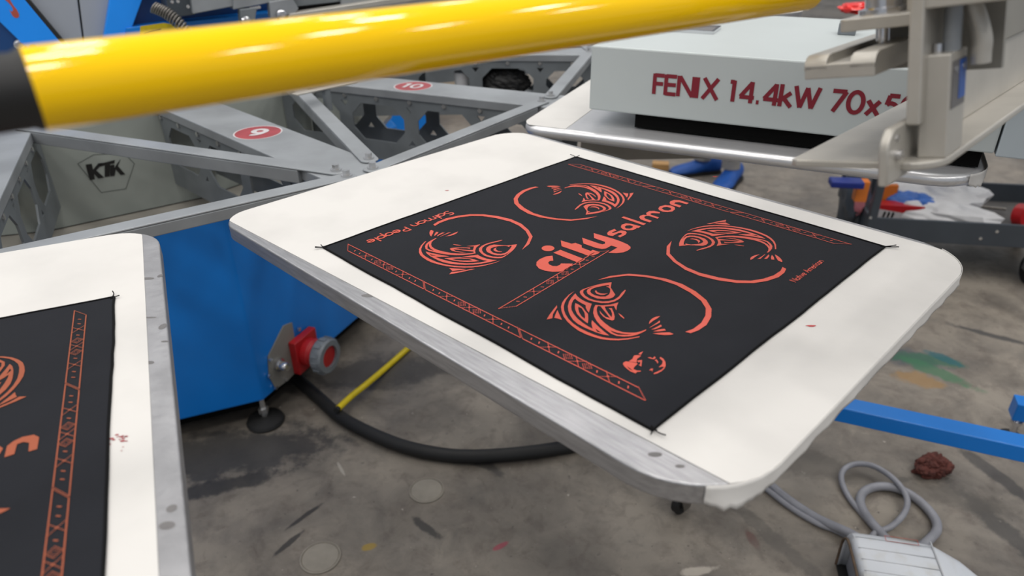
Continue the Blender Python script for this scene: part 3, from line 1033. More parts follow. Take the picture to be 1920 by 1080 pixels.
make_bandana('black cotton bandana with coral salmon print, whole on the nearest pallet', main_pallet, 'coral', 'printed bandanas')
make_bandana('black cotton bandana with rust brown print, cut by the left frame edge', side_pallet, 'rust', 'printed bandanas', (.004, -.006))
mt = MATS[back_pallet]
t = thing('bandana', 'maroon cloth with thin pale ring print behind the flash curing unit', 'bandana', mt.translation, back_pallet.rotation_euler.z, 'printed bandanas')
obj('cloth', G().prism([(-.33, -.275), (.33, -.275), (.33, .25), (-.33, .25)], z0=.0009, z1=.0022), 'maroon', t, local=True)
g = G()
stroke(g, arc(.02, -.10, .13, .13, 0, 330, 40), .006, lambda x, y: Vector((x, y, .0027)))
stroke(g, arc(.02, .10, .08, .08, 0, 300, 40), .006, lambda x, y: Vector((x, y, .0027)))
obj('ring_print', g, 'maroon_ink', t, local=True)

# ink smudges on the pallet papers
for pal, px, py, s in ((main_pallet, 1521, 611, .005), (main_pallet, 838, 357, .003), (main_pallet, 1341, 331, .004)):
    p = at(px, py, .9512)
    g = G().prism([(s * math.cos(i * .7) * (1 + .4 * math.sin(i * 2.1)), s * .35 * math.sin(i * .7)) for i in range(9)], p, z0=None, z1=0)
    obj('ink_smudge', g, 'red', pal)
random.seed(8)
for i in range(16):
    g = G()
    p = at(random.gauss(224, 10), random.gauss(822, 9), .9512)
    s = random.uniform(.0006, .0022)
    g.prism([(s * math.cos(k * .9), s * .6 * math.sin(k * .9)) for k in range(7)], p, z0=None, z1=0)
    obj('ink_smudge', g, 'sticker_red', side_pallet)
for px, py, a, b in ((313, 985, .006, .004), (274, 522, .010, .003), (300, 517, .003, .004), (305, 612, .004, .006), (322, 953, .004, .004), (278, 680, .006, .003), (280, 595, .008, .0015), (309, 640, .004, .0015)):
    p = at(px, py, .9502)
    g = G().prism([(a * math.cos(i * .63), b * math.sin(i * .63)) for i in range(10)], p, z0=None, z1=0)
    obj('stain_spot', g, 'label_grey', side_pallet)
for px, py, a, b in ((692, 554, .009, .004), (1228, 852, .006, .003), (1275, 874, .004, .002)):
    p = at(px, py, .9502)
    g = G().prism([(a * math.cos(i * .63), b * math.sin(i * .63)) for i in range(10)], p, z0=None, z1=0)
    obj('stain_spot', g, 'label_grey', main_pallet)

# ================================================================ flash curing unit
FA = -25.87
fx_, fy_ = adir(FA), UP.cross(adir(FA))
FO = at(1104, 205, .98)
flash = thing('flash_cure_unit', 'pale grey flash curing unit with wine red lettering over a pallet', 'dryer', (FO.x, FO.y, 0))
FF = dict(o=(FO.x, FO.y, 0), ex=fx_, ey=fy_, ez=UP)
HT = 1.0988
housing = obj('housing', G().box((0, 0, .98), (.674, .487, HT), **FF), 'flash', flash, bevel=.003, seg=2)
obj('heater', G().box((.09, .010, .953), (.66, .46, .981), **FF), 'blackmetal', flash)
g = G()
lettering(g, 'FENIX 14.4kW 70x50', on(1225.5, 176, Vector((FO.x, FO.y, 0)) - fy_ * .0008, fy_), fx_, UP, .0365, .430, .19, .035)
obj('lettering', g, 'wine', housing)
ctl = obj('control_end', G().box((.677, .0, .976), (1.0, .487, HT + .0), **FF), 'flash2', flash, bevel=.002)
g = G().box((1.37, .2, .03), (1.43, .26, 1.06), **FF)
g.box((.95, .21, 1.02), (1.40, .25, 1.06), **FF)
obj('stand_post', g, 'flash2', flash, bevel=.002)
g = G().box((1.25, .20, .02), (1.75, .26, .06), **FF).box((1.37, .0, .02), (1.43, .46, .06), **FF)
for x, y in ((1.27, .23), (1.73, .23), (1.40, .02), (1.40, .44)):
    g.cyl(Vector((FO.x, FO.y, 0)) + fx_ * x + fy_ * y, Vector((FO.x, FO.y, .03)) + fx_ * x + fy_ * y, .03, 14)
obj('stand_foot', g, 'flash2', flash)


def top_local(px, py):
    q = at(px, py, HT) - FO
    return (q.dot(fx_), q.dot(fy_))


a, b = top_local(1338, 65), top_local(1352, 50)
x1, y0 = a
y1 = y0 + .075
x0 = x1 - .115
g = G()
g.prism([rrect(x0, y0, x1, y1, .004, 3), rrect(x0 + .006, y0 + .006, x1 - .006, y1 - .006, .002, 3)], (FO.x, FO.y, 0), fx_, fy_, UP, HT, HT + .006)
wf = obj('window_frame', g, 'chrome', flash)
obj('pane', G().box((x0 + .005, y0 + .005, HT), (x1 - .005, y1 - .005, HT + .003), **FF), 'label_grey', wf)
x, y = top_local(1582, 66)
obj('latch', G().box((x - .012, y, HT), (x + .02, y + .03, HT + .022), **FF), 'grey_plastic', flash, bevel=.002)

# ================================================================ aluminium clamp head over the near pallet (upper right)
er0 = adir(-45.2)
et = UP.cross(er0)
q_in = at(1480, 313, 1.15)
q_out = on(1762, 322, q_in, et)
er = (q_out - q_in).normalized()          # the head is tipped a little about its long axis
UC = er.cross(et)
ZB = q_in.dot(UC)


def atc(px, py, h):
    return on(px, py, UC * h, UC)


def RTZ(r, t, z):
    return er * r + et * t + UC * z


def rt(px, py, z):
    q = atc(px, py, z)
    return q.dot(er), q.dot(et)


r_in, t_end = rt(1480, 313, ZB)
r_out, _ = rt(1762, 322, ZB)
clamp = thing('screen_clamp_head', 'milled aluminium screen clamp arm with pneumatic block, blurred at upper right', 'clamp', RTZ(r_in, t_end, ZB))
FC = dict(o=(0, 0, 0), ex=er, ey=et, ez=UC)
wd = r_out - r_in
pts = [(r_in, t_end + .004), (r_in + .006, t_end), (r_out - .05, t_end + .0)]
for i in range(9):
    th = R(-90 + 90 * i / 8)
    pts.append((r_out - .024 + .024 * math.cos(th), t_end + .024 + .024 * math.sin(th)))
pts += [(r_out, 2.1), (r_in, 2.1)]
obj('flange', G().prism(pts, z0=ZB, z1=ZB + .006, **FC), 'alu_cast', clamp, bevel=.0015)
rw = rt(1806, 224, ZB + .006)[0]
zw = on(1853, 87, er * rw, er).dot(UC)
obj('web', G().box((rw - .004, t_end + .11, ZB + .006), (rw, 2.1, zw), **FC), 'alu_cast', clamp, bevel=.001)
obj('beam', G().box((rw - .05, t_end + .105, zw), (rw + .0045, 2.1, ZB + .26), **FC), 'alu_panel', clamp, bevel=.002)
# upright tab standing on the flange
rt0 = rt(1664, 336, ZB)[0]
tt0 = rt(1664, 336, ZB)[1]
prof = [(tt0, ZB - .006)]
for i in range(8):
    th = R(180 - 90 * i / 7)
    prof.append((tt0 + .016 + .016 * math.cos(th), ZB + .018 + .016 * math.sin(th)))
prof += [(tt0 + .075, ZB + .034), (tt0 + .075, ZB - .006)]
tab = obj('tab', G().prism(prof, (0, 0, 0), et, UC, er, rt0 - .007, rt0), 'alu_cast', clamp, bevel=.0015, smooth=True)
p = on(1681, 290, er * rt0, er)
g = G().cyl(p, p + er * .004, .004, 12).cyl(p + UC * .012, p + UC * .012 + er * .001, .0025, 10)
obj('bolt', g, 'chrome', tab, smooth=True)
# pneumatic block
tb = rt(1720, 296, ZB + .006)[1]
onT = lambda px, py, t: on(px, py, et * t, et)
p0, p1 = onT(1719, 296, tb), onT(1773, 296, tb)
zt = onT(1745, 103, tb).dot(UC)
rb0, rb1 = p0.dot(er), p1.dot(er)
blk = obj('pneumatic_block', G().box((rb0, tb, ZB + .006), (rb1, tb + .036, zt), **FC), 'alu_cast', clamp, bevel=.0012)
fr_ = er * (rb1 + .0004)
lab = [on(px, py, fr_, er) for px, py in ((1776, 218), (1778, 110), (1810, 100), (1806, 205))]
tl = [q.dot(et) for q in lab]
obj('label', G().box((rb1, tb + .004, ZB + .040), (rb1 + .0006, tb + .033, zt - .006), **FC), 'label_grey', blk)
obj('label_patch', G().box((rb1 + .0004, tb + .018, ZB + .045), (rb1 + .001, tb + .032, ZB + .072), **FC), 'label_blue', blk)
for y in (.010, .026):
    q = RTZ(rb1, tb + y, zt - .012)
    obj('screw', G().cyl(q, q + er * .0015, .0025, 10), 'chrome', blk, smooth=True)
q = onT(1770, 103, tb + .018)
rc = rb0 + (rb1 - rb0) * .74
g = G().cyl(RTZ(rc, tb + .018, zt), RTZ(rc, tb + .018, zt + .036), .0058, 18)
g.cyl(RTZ(rc, tb + .018, zt + .036), RTZ(rc, tb + .018, zt + .043), .0105, 6)
g.cyl(RTZ(rc, tb + .018, zt + .043), RTZ(rc, tb + .018, zt + .050), .0125, 18)
g.cyl(RTZ(rc, tb + .018, zt + .050), RTZ(rc, tb + .018, zt + .075), .007, 14)
obj('rod', g, 'zinc', clamp, smooth=True)
g = G().cyl(RTZ(rb0 + .007, tb + .012, zt), RTZ(rb0 + .007, tb + .012, zt + .006), .003, 10)
obj('bleed_screw', g, 'chrome', clamp, smooth=True)
# vertical post, front of the head
pp0, pp1 = onT(1697, 240, tb - .008), onT(1724, 240, tb - .008)
rp0, rp1 = pp0.dot(er), pp1.dot(er)
zlow = onT(1708, 236, tb - .008).dot(UC)
obj('post', G().box((rp0, tb - .008, zlow), (rp1, tb + .075, zt + .14), **FC), 'alu_cast', clamp, bevel=.0015)
obj('back_plate', G().box((rp1, tb + .060, zt - .02), (rb1 + .016, tb + .066, zt + .14), **FC), 'alu_panel', clamp)
ztop = onT(1780, 12, tb - .006).dot(UC)
obj('top_bar', G().box((rp1 - .002, tb - .006, ztop), (rp1 + .062, tb + .05, ztop + .03), **FC), 'alu_cast', clamp, bevel=.001)
obj('orange_seal', G().box((rp1, tb + .004, ZB + .04), (rp1 + .0025, tb + .02, zt - .03), **FC), 'orange', clamp)
# hooked lever at the right
g = G().tube(catmull([onT(1812, -20, tb + .03), onT(1824, 10, tb + .03), onT(1836, 45, tb + .03), onT(1842, 75, tb + .03), onT(1840, 98, tb + .03), onT(1839, 118, tb + .03)], 6), [.0065] * 31, 12)
obj('lever', g, 'alu_cast', clamp, smooth=True)
p = onT(1870, 78, tb + .06)
obj('ink_mark', G().bar(RTZ(rw + .005, tb + .12, zw), RTZ(rw + .005, tb + .15, zw + .002), .001, .002), 'red', clamp)
# open channel of the frame clamp
tf = t_end + .012
c0, c1 = onT(1508, 150, tf), onT(1640, 148, tf)
zc = c0.dot(UC)
rc0, rc1 = c0.dot(er), c1.dot(er)
zc2 = onT(1522, 106, tf).dot(UC)
L = .20
g = G().box((rc0, tf, zc), (rc1, tf + L, zc + .011), **FC)
chan = obj('clamp_channel', g, 'alu_cast', clamp, bevel=.001)
for a, b in ((rc0, rc0 + .017), (rc1 - .018, rc1)):
    pr = [(tf, zc + .009)]
    for i in range(6):
        th = R(180 - 90 * i / 5)
        pr.append((tf + .010 + .010 * math.cos(th), zc2 - .010 + .010 * math.sin(th)))
    pr += [(tf + L, zc2), (tf + L, zc + .009)]
    obj('channel_wall', G().prism(pr, (0, 0, 0), et, UC, er, a, b), 'alu_cast', chan, smooth=True, bevel=.0008)
obj('inner_pad', G().box((rc0 + .017, tf + .06, zc + .011), (rc1 - .018, tf + L, zc2 - .004), **FC), 'black', chan)
# plate and spindle above the channel
tp = tf + .035
a0, a1 = onT(1571, 62, tp), onT(1700, 60, tp)
zpl = a0.dot(UC)
obj('spindle_plate', G().prism(rrect(a0.dot(er), tp, a1.dot(er) + .01, tp + .07, .006, 4), (0, 0, 0), er, et, UC, zpl, zpl + .0095), 'alu_cast', clamp, bevel=.001)
s0 = onT(1656, 62, tp + .03)
rs = s0.dot(er)
g = G().cyl(RTZ(rs, tp + .03, zc2 - .01), RTZ(rs, tp + .03, zpl + .01), .0055, 14)
g.lathe([(0, .0125), (.0135, .0125), (.0135, .005), (.018, .004), (.018, 0), (0, 0)], RTZ(rs, tp + .03, zpl + .0095), UC, 20)
g.cyl(RTZ(rs, tp + .03, zpl + .02), RTZ(rs, tp + .03, zpl + .10), .0085, 16)
g.cyl(RTZ(rs - .013, tp + .034, zpl + .02), RTZ(rs - .013, tp + .034, zpl + .10), .0025, 10)
g.cyl(RTZ(rs + .013, tp + .034, zpl + .02), RTZ(rs + .013, tp + .034, zpl + .10), .0025, 10)
obj('spindle', g, 'chrome', clamp, smooth=True)
obj('guide_block', G().box((rs + .020, tp + .02, zpl + .0095), (rs + .042, tp + .05, zpl + .10), **FC), 'alu_cast', clamp, bevel=.001)

# ================================================================ yellow safety bar close to the camera
DB = .037
b0 = far(62, 168, DB * FPX / 156)
b1 = far(1200, 17, DB * FPX / 99)
d = (b1 - b0).normalized()
bar_ = thing('safety_bar', 'glossy yellow tubular bar with black end, blurred across the top', 'bar', b0)
obj('tube', G().tube([b0, b0 + d * .2, b0 + d * .4, b0 + d * .56], DB / 2, 40), 'yellow', bar_, smooth=True)
obj('end_cap', G().lathe([(0, -.11), (.015, -.11), (.0165, -.108), (.0165, -.004), (.0178, -.002), (.0178, .0), (0, .0)], b0, d, 32), 'black', bar_, smooth=True)

# ================================================================ blue column at the hub (upper left)
CA = -58.6
cn = adir(CA)
ct = UP.cross(cn)
CP = HUB + cn * .62
col = thing('press_column', 'blue framed press column with grey panels and rust red emblem, upper left', 'column', HUB + UP * .925)


def colpoly(name, pxs, m, off, th, parent=col):
    p0 = CP + cn * off
    pts = [lo(x, y, p0, cn, ct) for x, y in pxs]
    return obj(name, G().prism(pts, p0, ct, UP, cn, -th, 0), m, parent, bevel=.002)


# extrapolated past the frame along the same edges
colpoly('grey_panel', [(136, -70), (158, 100), (119, 100), (-10, -70)], 'col_grey', -.012, .02)
colpoly('grey_panel', [(140, -70), (216, -70), (190, 100), (161, 100)], 'col_grey', -.013, .02)
colpoly('dark_backing', [(-10, -70), (230, -70), (190, 110), (110, 110)], 'seam', -.05, .01)  # dark sheet added to keep the gap between the grey panels dark
frame = colpoly('frame_post', [(-12, -70), (130, 100), (60, 100), (-115, -70)], 'blue_lit', .015, .05)
colpoly('frame_post', [(-2, -70), (140, 100), (128, 100), (-14, -70)], 'black', .012, .03)
colpoly('frame_post', [(217, -70), (292, -70), (230, 100), (190, 100)], 'blue_lit', .015, .05)
colpoly('side_panel', [(-110, -70), (66, 100), (60, 170), (-160, 170), (-200, -70)], 'blue_shaded', .006, .03)
colpoly('side_panel', [(290, -70), (560, -70), (560, 60), (234, 75)], 'blue_shaded', -.03, .03)
colpoly('lower_beam', [(236, 52), (520, 22), (520, 90), (230, 110)], 'blue', .02, .05)
obj('base_flange', G().lathe([(0, 1.0), (.55, 1.0), (.6, .926), (0, .926)], HUB, UP, 24), 'panel_grey', col)
p0 = CP + cn * .0158
k = [lo(x / 6.353, y / 6.353, p0, cn, ct) for x, y in ((55, -5), (95, 25), (130, 65), (152, 100), (155, 125), (140, 138), (122, 128), (105, 106), (128, 150), (150, 190), (175, 210), (205, 215), (228, 200), (226, 165), (200, 115), (160, 65), (128, 15), (118, -10))]
obj('emblem', G().prism(k, p0, ct, UP, cn, None, .0), 'rust_mark', frame)
p0 = CP + cn * .0206
k = [lo(x, y, p0, cn, ct) for x, y in ((263, 49), (307, 43), (420, 60), (420, 90), (262, 74))]
wl = obj('warning_label', G().prism(k, p0, ct, UP, cn, None, .0), 'yellow_lab', col)
g = G()
k = [lo(x, y, p0 + cn * .0005, cn, ct) for x, y in ((270, 64), (285, 59), (302, 55))]
stroke(g, k, .003, lambda x, y: p0 + cn * .0005 + ct * x + UP * y)
obj('label_line', g, 'letter_black', wl)
for px, py in ((36, 84), (62, 89)):
    p = on(px, py, CP + cn * .01, cn)
    g = G().lathe([(0, .012), (.008, .012), (.009, .004), (.012, .003), (.012, 0)], p, cn, 12)
    obj('bolt', g, 'chrome', col, smooth=True)

# spring hose hanging by the column
pa, pb = on(288, 14, CP + cn * .16, cn), on(352, 62, CP + cn * .20, cn)
hose = thing('spring_hose', 'grey coiled spring hose hanging above the yellow label', 'hose', pa)
path = []
ax = (pb - pa)
n1 = ax.normalized().orthogonal()
n2 = ax.normalized().cross(n1)
for i in range(16 * 14 + 1):
    s = i / (16 * 14)
    c = pa + ax * s + UP * .012 * math.sin(math.pi * s)
    th = 2 * math.pi * 14 * s
    path.append(c + (n1 * math.cos(th) + n2 * math.sin(th)) * .0105)
obj('coil', G().tube(path, .0024, 6), 'spring', hose, smooth=True)
core = [pa + ax * (i / 8) + UP * .012 * math.sin(math.pi * i / 8) for i in range(9)]
obj('core', G().tube(core, .0065, 10), 'black', hose, smooth=True)

# grey print carriage behind the yellow bar
MA = 64
mx_ = adir(MA)
my_ = UP.cross(mx_)
MO = on(355, 26, CP + cn * .12, cn)
car = thing('print_carriage', 'grey sheet steel print carriage with rollers behind the yellow bar', 'machine', MO)
FM = dict(o=MO, ex=cn * -.18 + ct * .98, ey=UP.cross(cn * -.18 + ct * .98).normalized(), ez=UP)


def mp(px, py, off=.12):
    q = on(px, py, CP + cn * off, cn) - CP
    return (q.dot(ct), q.dot(UP))


def mpoly(name, pxs, m, off, th, parent=None):
    return obj(name, G().prism([mp(x, y, off) for x, y in pxs], CP + cn * off, ct, UP, cn, -th, 0), m, parent or car, bevel=.0015)


mpoly('body', [(362, 26), (436, 12), (470, -8), (470, -60), (352, -60)], 'zinc', .12, .12)
mpoly('bracket_plate', [(318, 34), (366, 27), (353, -60), (300, -60)], 'cart', .10, .10)
mpoly('rail', [(438, 18), (490, 8), (560, -6), (560, -50), (438, -50)], 'zinc', .13, .08)
mpoly('long_rail', [(548, 20), (640, 7), (800, -16), (800, -60), (548, -60)], 'zinc_shaded', .10, .06)
mpoly('long_rail', [(640, 9), (800, -12), (800, -30), (640, -6)], 'zinc', .115, .03)
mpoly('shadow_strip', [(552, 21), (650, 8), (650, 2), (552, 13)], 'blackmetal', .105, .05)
mpoly('roller_bracket', [(508, 34), (552, 26), (560, 16), (548, -4), (505, 4)], 'zinc', .14, .03)
mpoly('roller_bracket', [(452, 45), (478, 40), (482, 14), (450, 18)], 'zinc_shaded', .14, .03)
mpoly('lower_rail', [(540, 36), (800, -2), (800, -12), (545, 26)], 'alu_cast', .15, .04)
for px, py, r in ((527, 27, .013), (460, 39, .012)):
    p = on(px, py, CP + cn * .145, cn)
    g = G().lathe([(0, .018), (.005, .018), (.005, .012), (r * .7, .012), (r, .009), (r, 0), (0, 0)], p, cn, 18)
    obj('roller', g, 'chrome', car, smooth=True)
for px, py in ((470, 16), (475, 15), (480, 14), (485, 13), (322, 3), (333, 2), (352, 12), (312, 22)):
    p = on(px, py, CP + cn * .131, cn)
    g = G().cyl(p, p + cn * .006, .0042, 8)
    obj('screw', g, 'bolt', car, smooth=True)
# clear plastic strip on the arm
p = at(611, 166, .95)
u = (at(668, 153, .95) - at(553, 178, .95))
tape = G().prism(rrect(-u.length / 2, -.011, u.length / 2, .011, .003, 3), p, u.normalized(), UP.cross(u.normalized()), UP, 0, .004)
tp_ = obj('plastic_guide', tape, 'alu_cast', hub, bevel=.001)
obj('guide_post', G().cyl((p.x, p.y, .90), (p.x, p.y, .95), .01, 12), 'zinc_shaded', tp_)

# ================================================================ tool cart at right and what lies on it
ZTR = .25
q0, q1 = at(1636, 406, ZTR), at(1920, 421, ZTR)
cx_ = (q1 - q0).normalized()
cy_ = UP.cross(cx_)
cart = thing('tool_cart', 'slate grey steel tool cart with a shallow littered tray, right background', 'cart', (q0.x, q0.y, 0))
CW, CDp = .78, .44
FK = dict(o=(q0.x, q0.y, 0), ex=cx_, ey=cy_, ez=UP)
obj('tray_floor', G().box((0, 0, .165), (CW, CDp, .172), **FK), 'cart_floor', cart)
for nm, a, b in (('front_wall', (0, -.012, .16), (CW, 0, ZTR)), ('rear_wall', (0, CDp, .16), (CW, CDp + .012, ZTR)), ('side_wall', (-.012, -.012, .16), (0, CDp + .012, ZTR)), ('side_wall', (CW, -.012, .16), (CW + .012, CDp + .012, ZTR))):
    obj(nm, G().box(a, b, **FK), 'cart', cart, bevel=.002)
for x, y in ((0, 0), (CW, 0), (0, CDp), (CW, CDp)):
    obj('upright', G().box((x - .014, y - .014, .16), (x + .014, y + .014, .74), **FK), 'cart', cart, bevel=.002)
obj('top_tray', G().box((-.012, -.012, .70), (CW + .012, CDp + .012, .74), **FK), 'cart', cart, bevel=.002)
for x, y in ((.05, .05), (CW - .16, .03), (.05, CDp - .05), (CW - .05, CDp - .05)):
    c = Vector((q0.x, q0.y, .055)) + cx_ * x + cy_ * y
    ca = obj('caster', G().cyl(c - cx_ * .014, c + cx_ * .014, .055, 24), 'black', cart, smooth=True, bevel=.003)
    obj('fork', G().box((x - .022, y - .02, .05), (x - .016, y + .02, .14), **FK).box((x + .016, y - .02, .05), (x + .022, y + .02, .14), **FK).box((x - .025, y - .025, .13), (x + .025, y + .025, .162), **FK), 'chrome', ca)
for px, py in ((1632, 408), (1869, 434), (1838, 447)):
    p = on(px, py, q0 - cy_ * .012, cy_)
    obj('rivet', G().cyl(p, p - cy_ * .003, .006, 8), 'bolt', cart)


def onk(px, py, z=.2):
    return at(px, py, z)


p = onk(1748, 372, .22)
o = obj('plastic_bag', G().blob(p + UP * .01, .20, .10, .070, .55, 1.5, 6, 20, 12, R(-22), False, -.045), 'white_film', loc=(p.x, p.y, .175), smooth=False)
tag(o, 'upper crumpled white plastic bag lying at the back of the cart tray', 'bag', 'white plastic bags on the cart')
p = onk(1772, 404, .20)
o = obj('plastic_bag', G().blob(p + UP * .0, .175, .065, .050, .5, 1.6, 8, 20, 12, R(-22), False, -.028), 'white_film', loc=(p.x, p.y, .175))
tag(o, 'lower crumpled white plastic bag in front of the metal rod on the cart', 'bag', 'white plastic bags on the cart')
p = onk(1705, 382, .22)
o = obj('rubber_glove', G().blob(p, .10, .04, .04, .45, 2.6, 5, 40, 24, R(-35), True), 'blue_glove', loc=(p.x, p.y, .175), smooth=True)
tag(o, 'crumpled blue glove beside the red carton on the cart', 'glove')
p = onk(1682, 396, .20)
ctn = thing('carton', 'small red and white printed carton at the left end of the cart tray', 'box', (p.x, p.y, .172))
FQ = dict(o=(p.x, p.y, .172), ex=cx_, ey=cy_, ez=UP)
obj('box_body', G().box((-.09, -.028, 0), (.09, .028, .062), **FQ), 'red', ctn, bevel=.001)
g = G()
g.prism([(-.09, .004), (.07, .004), (.085, .02), (.0, .034), (-.09, .046)], Vector((p.x, p.y, .172)) - cy_ * .0285, cx_, UP, -cy_, None, 0)
obj('white_print', g, 'sticker_white', ctn)
for i, x in enumerate((-.062, -.046, -.030)):
    g = G().prism([(x, .008), (x + .009, .008), (x + .013, .034 - .002 * i), (x + .004, .036)], Vector((p.x, p.y, .172)) - cy_ * .0290, cx_, UP, -cy_, None, 0)
    obj('dark_print', g, 'letter_black', ctn)
p = onk(1662, 372, .23)
o = obj('card_box', G().box((-.032, -.012, .0), (.032, .012, .10), (p.x, p.y, .19), (cx_ + UP * .05).normalized(), cy_), 'orange', loc=(p.x, p.y, .19), bevel=.002)
tag(o, 'upright orange card box by the left post of the cart', 'box')
pa, pb = onk(1722, 375, .225), onk(1885, 392, .19)
o = obj('metal_rod', G().cyl(pa, pb, .006, 12), 'spring', loc=pa, smooth=True)
tag(o, 'thin metal rod lying between the two white bags', 'rod')
p = onk(1919, 404, .21)
o = obj('tape_roll', G().lathe([(.02, -.02), (.045, -.02), (.045, .02), (.02, .02), (.02, -.02)], p, (cx_ * .5 + cy_ * -.8 + UP * .2), 24), 'red', loc=p, smooth=True)
tag(o, 'red roll of tape at the right end of the cart tray', 'tape')
# bag with navy and orange things hanging at the cart's left end
p = at(1606, 410, .12)
o = obj('tool_bag', G().blob(at(1612, 372, .25) - cx_ * .02, .055, .10, .16, .25, 2.0, 11, 32, 24, R(-20)), 'cart', loc=(p.x, p.y, .1), smooth=True)
tag(o, 'dark slumped tool bag hanging at the left end of the cart', 'bag')
p = at(1588, 343, .40)
o = obj('plastic_case', G().box((-.06, -.03, -.013), (.055, .03, .013), p, cx_, cy_), 'navy', loc=p, bevel=.006)
tag(o, 'navy plastic case on top of the dark tool bag', 'case')
p = at(1616, 352, .37)
o = obj('card_box', G().box((-.022, -.02, -.05), (.02, .02, .03), p, cx_, cy_), 'orange', loc=p, bevel=.002)
tag(o, 'orange card box between the navy case and the cart post', 'box')
p = at(1612, 380, .27)
o = obj('cleaning_cloth', G().blob(p, .018, .012, .05, .4, 2, 2, 20, 14), 'pink', loc=p, smooth=True)
tag(o, 'pink cloth poking out below the navy case', 'cloth')

# ================================================================ person behind the flash unit (feet in view)
f1, f2 = at(1372, 349), at(1306, 328)
per = thing('person', 'person in black trousers and blue shoes standing beyond the flash curing unit', 'person', ((f1.x + f2.x) / 2, (f1.y + f2.y) / 2, 0))


def skinned(name, verts, edges, radii, m, parent, root=0, sub=2):
    mt = MATS[parent]
    inv = mt.inverted()
    me = bpy.data.meshes.new(name)
    me.from_pydata([tuple(inv @ Vector(v)) for v in verts], edges, [])
    o = link(bpy.data.objects.new(name, me))
    o.parent = parent
    MATS[o] = mt
    sk = o.modifiers.new('skin', 'SKIN')
    for i, r in enumerate(radii):
        sv = me.skin_vertices[0].data[i]
        sv.radius = r if isinstance(r, tuple) else (r, r)
        sv.use_root = (i == root)
    sk.use_smooth_shade = True
    s = o.modifiers.new('sub', 'SUBSURF')
    s.levels = s.render_levels = sub
    me.materials.append(M[m])
    return o


mid = (f1 + f2) / 2
A1 = f1 + Vector((0, .06, .09))
A2 = f2 + Vector((.03, .03, .09))
hip = Vector((mid.x + .02, mid.y + .03, .93))
fwd = Vector((-.75, -.66, 0))
side = Vector((-.66, .75, 0))
h1, h2 = hip - side * .095, hip + side * .095
k1, k2 = (A1 + h1) / 2 + fwd * .03, (A2 + h2) / 2 + fwd * .03
skinned('trousers', [hip, hip + UP * .10, h1 - UP * .06, k1, A1 + UP * .14, A1 + UP * .015, h2 - UP * .06, k2, A2 + UP * .14, A2 + UP * .015],
        [(0, 1), (0, 2), (2, 3), (3, 4), (4, 5), (0, 6), (6, 7), (7, 8), (8, 9)],
        [(.15, .11), (.15, .11), .095, .075, .07, .072, .095, .075, .07, .072], 'trouser', per)
ch = hip + UP * .38 + fwd * .02
nk = hip + UP * .55
s1, s2 = nk - side * .18 - UP * .05, nk + side * .18 - UP * .05
e1, e2 = s1 - side * .06 - UP * .28, s2 + side * .06 - UP * .28
w1, w2 = e1 + fwd * .16 - UP * .18, e2 + fwd * .16 - UP * .18
skinned('shirt', [hip + UP * .06, hip + UP * .2, ch, nk - UP * .04, s1, e1, e1.lerp(w1, .9), s2, e2, e2.lerp(w2, .9)],
        [(0, 1), (1, 2), (2, 3), (3, 4), (4, 5), (5, 6), (3, 7), (7, 8), (8, 9)],
        [(.155, .12), (.15, .115), (.17, .12), (.11, .09), .068, .05, .04, .068, .05, .04], 'shirt', per)
hd = nk + UP * .20 + fwd * .03
V = [nk - UP * .05, nk + UP * .05, hd - UP * .07 + fwd * .02, hd, hd + UP * .09]
E_ = [(0, 1), (1, 2), (2, 3), (3, 4)]
skinned('head', V, E_, [.055, .052, (.062, .07), (.078, .09), (.06, .07)], 'skin', per)
g = G().blob(hd + fwd * .105 - UP * .015, .013, .013, .02, 0, 1, 0, 12, 8)
for s in (-1, 1):
    g.blob(hd + side * .08 * s - UP * .01, .01, .02, .03, 0, 1, 0, 12, 8)
obj('face_features', g, 'skin', per, smooth=True)
g = G()
for s in (-1, 1):
    g.blob(hd + fwd * .083 + side * .032 * s + UP * .01, .011, .011, .007, 0, 1, 0, 10, 8)
g.blob(hd + fwd * .09 - UP * .055, .02, .02, .005, 0, 1, 0, 10, 8)
obj('eyes_and_mouth', g, 'hair', per, smooth=True)
obj('hair', G().blob(hd + UP * .055 - fwd * .018, .092, .092, .085, .08, 3, 4, 30, 20, 0, False, -.02), 'hair', per, smooth=True)
for s, w_, e_ in ((-1, w1, e1), (1, w2, e2)):
    dd = (w_ - e_).normalized()
    V = [e_.lerp(w_, .85), w_, w_ + dd * .05, w_ + dd * .09]
    ed = [(0, 1), (1, 2), (2, 3)]
    rr = [.03, .026, (.04, .018), (.036, .014)]
    for kf in range(4):
        off = side * (-.03 + .02 * kf)
        n = len(V)
        V += [w_ + dd * .10 + off, w_ + dd * (.14 + .008 * (kf in (1, 2))) + off - UP * .008, w_ + dd * (.165 + .01 * (kf in (1, 2))) + off - UP * .022]
        ed += [(3, n), (n, n + 1), (n + 1, n + 2)]
        rr += [.010, .009, .007]
    n = len(V)
    V += [w_ + dd * .05 - side * .045 * s, w_ + dd * .09 - side * .06 * s - UP * .01]
    ed += [(2, n), (n, n + 1)]
    rr += [.011, .009]
    skinned('hand', V, ed, rr, 'skin', per, 0, 1)


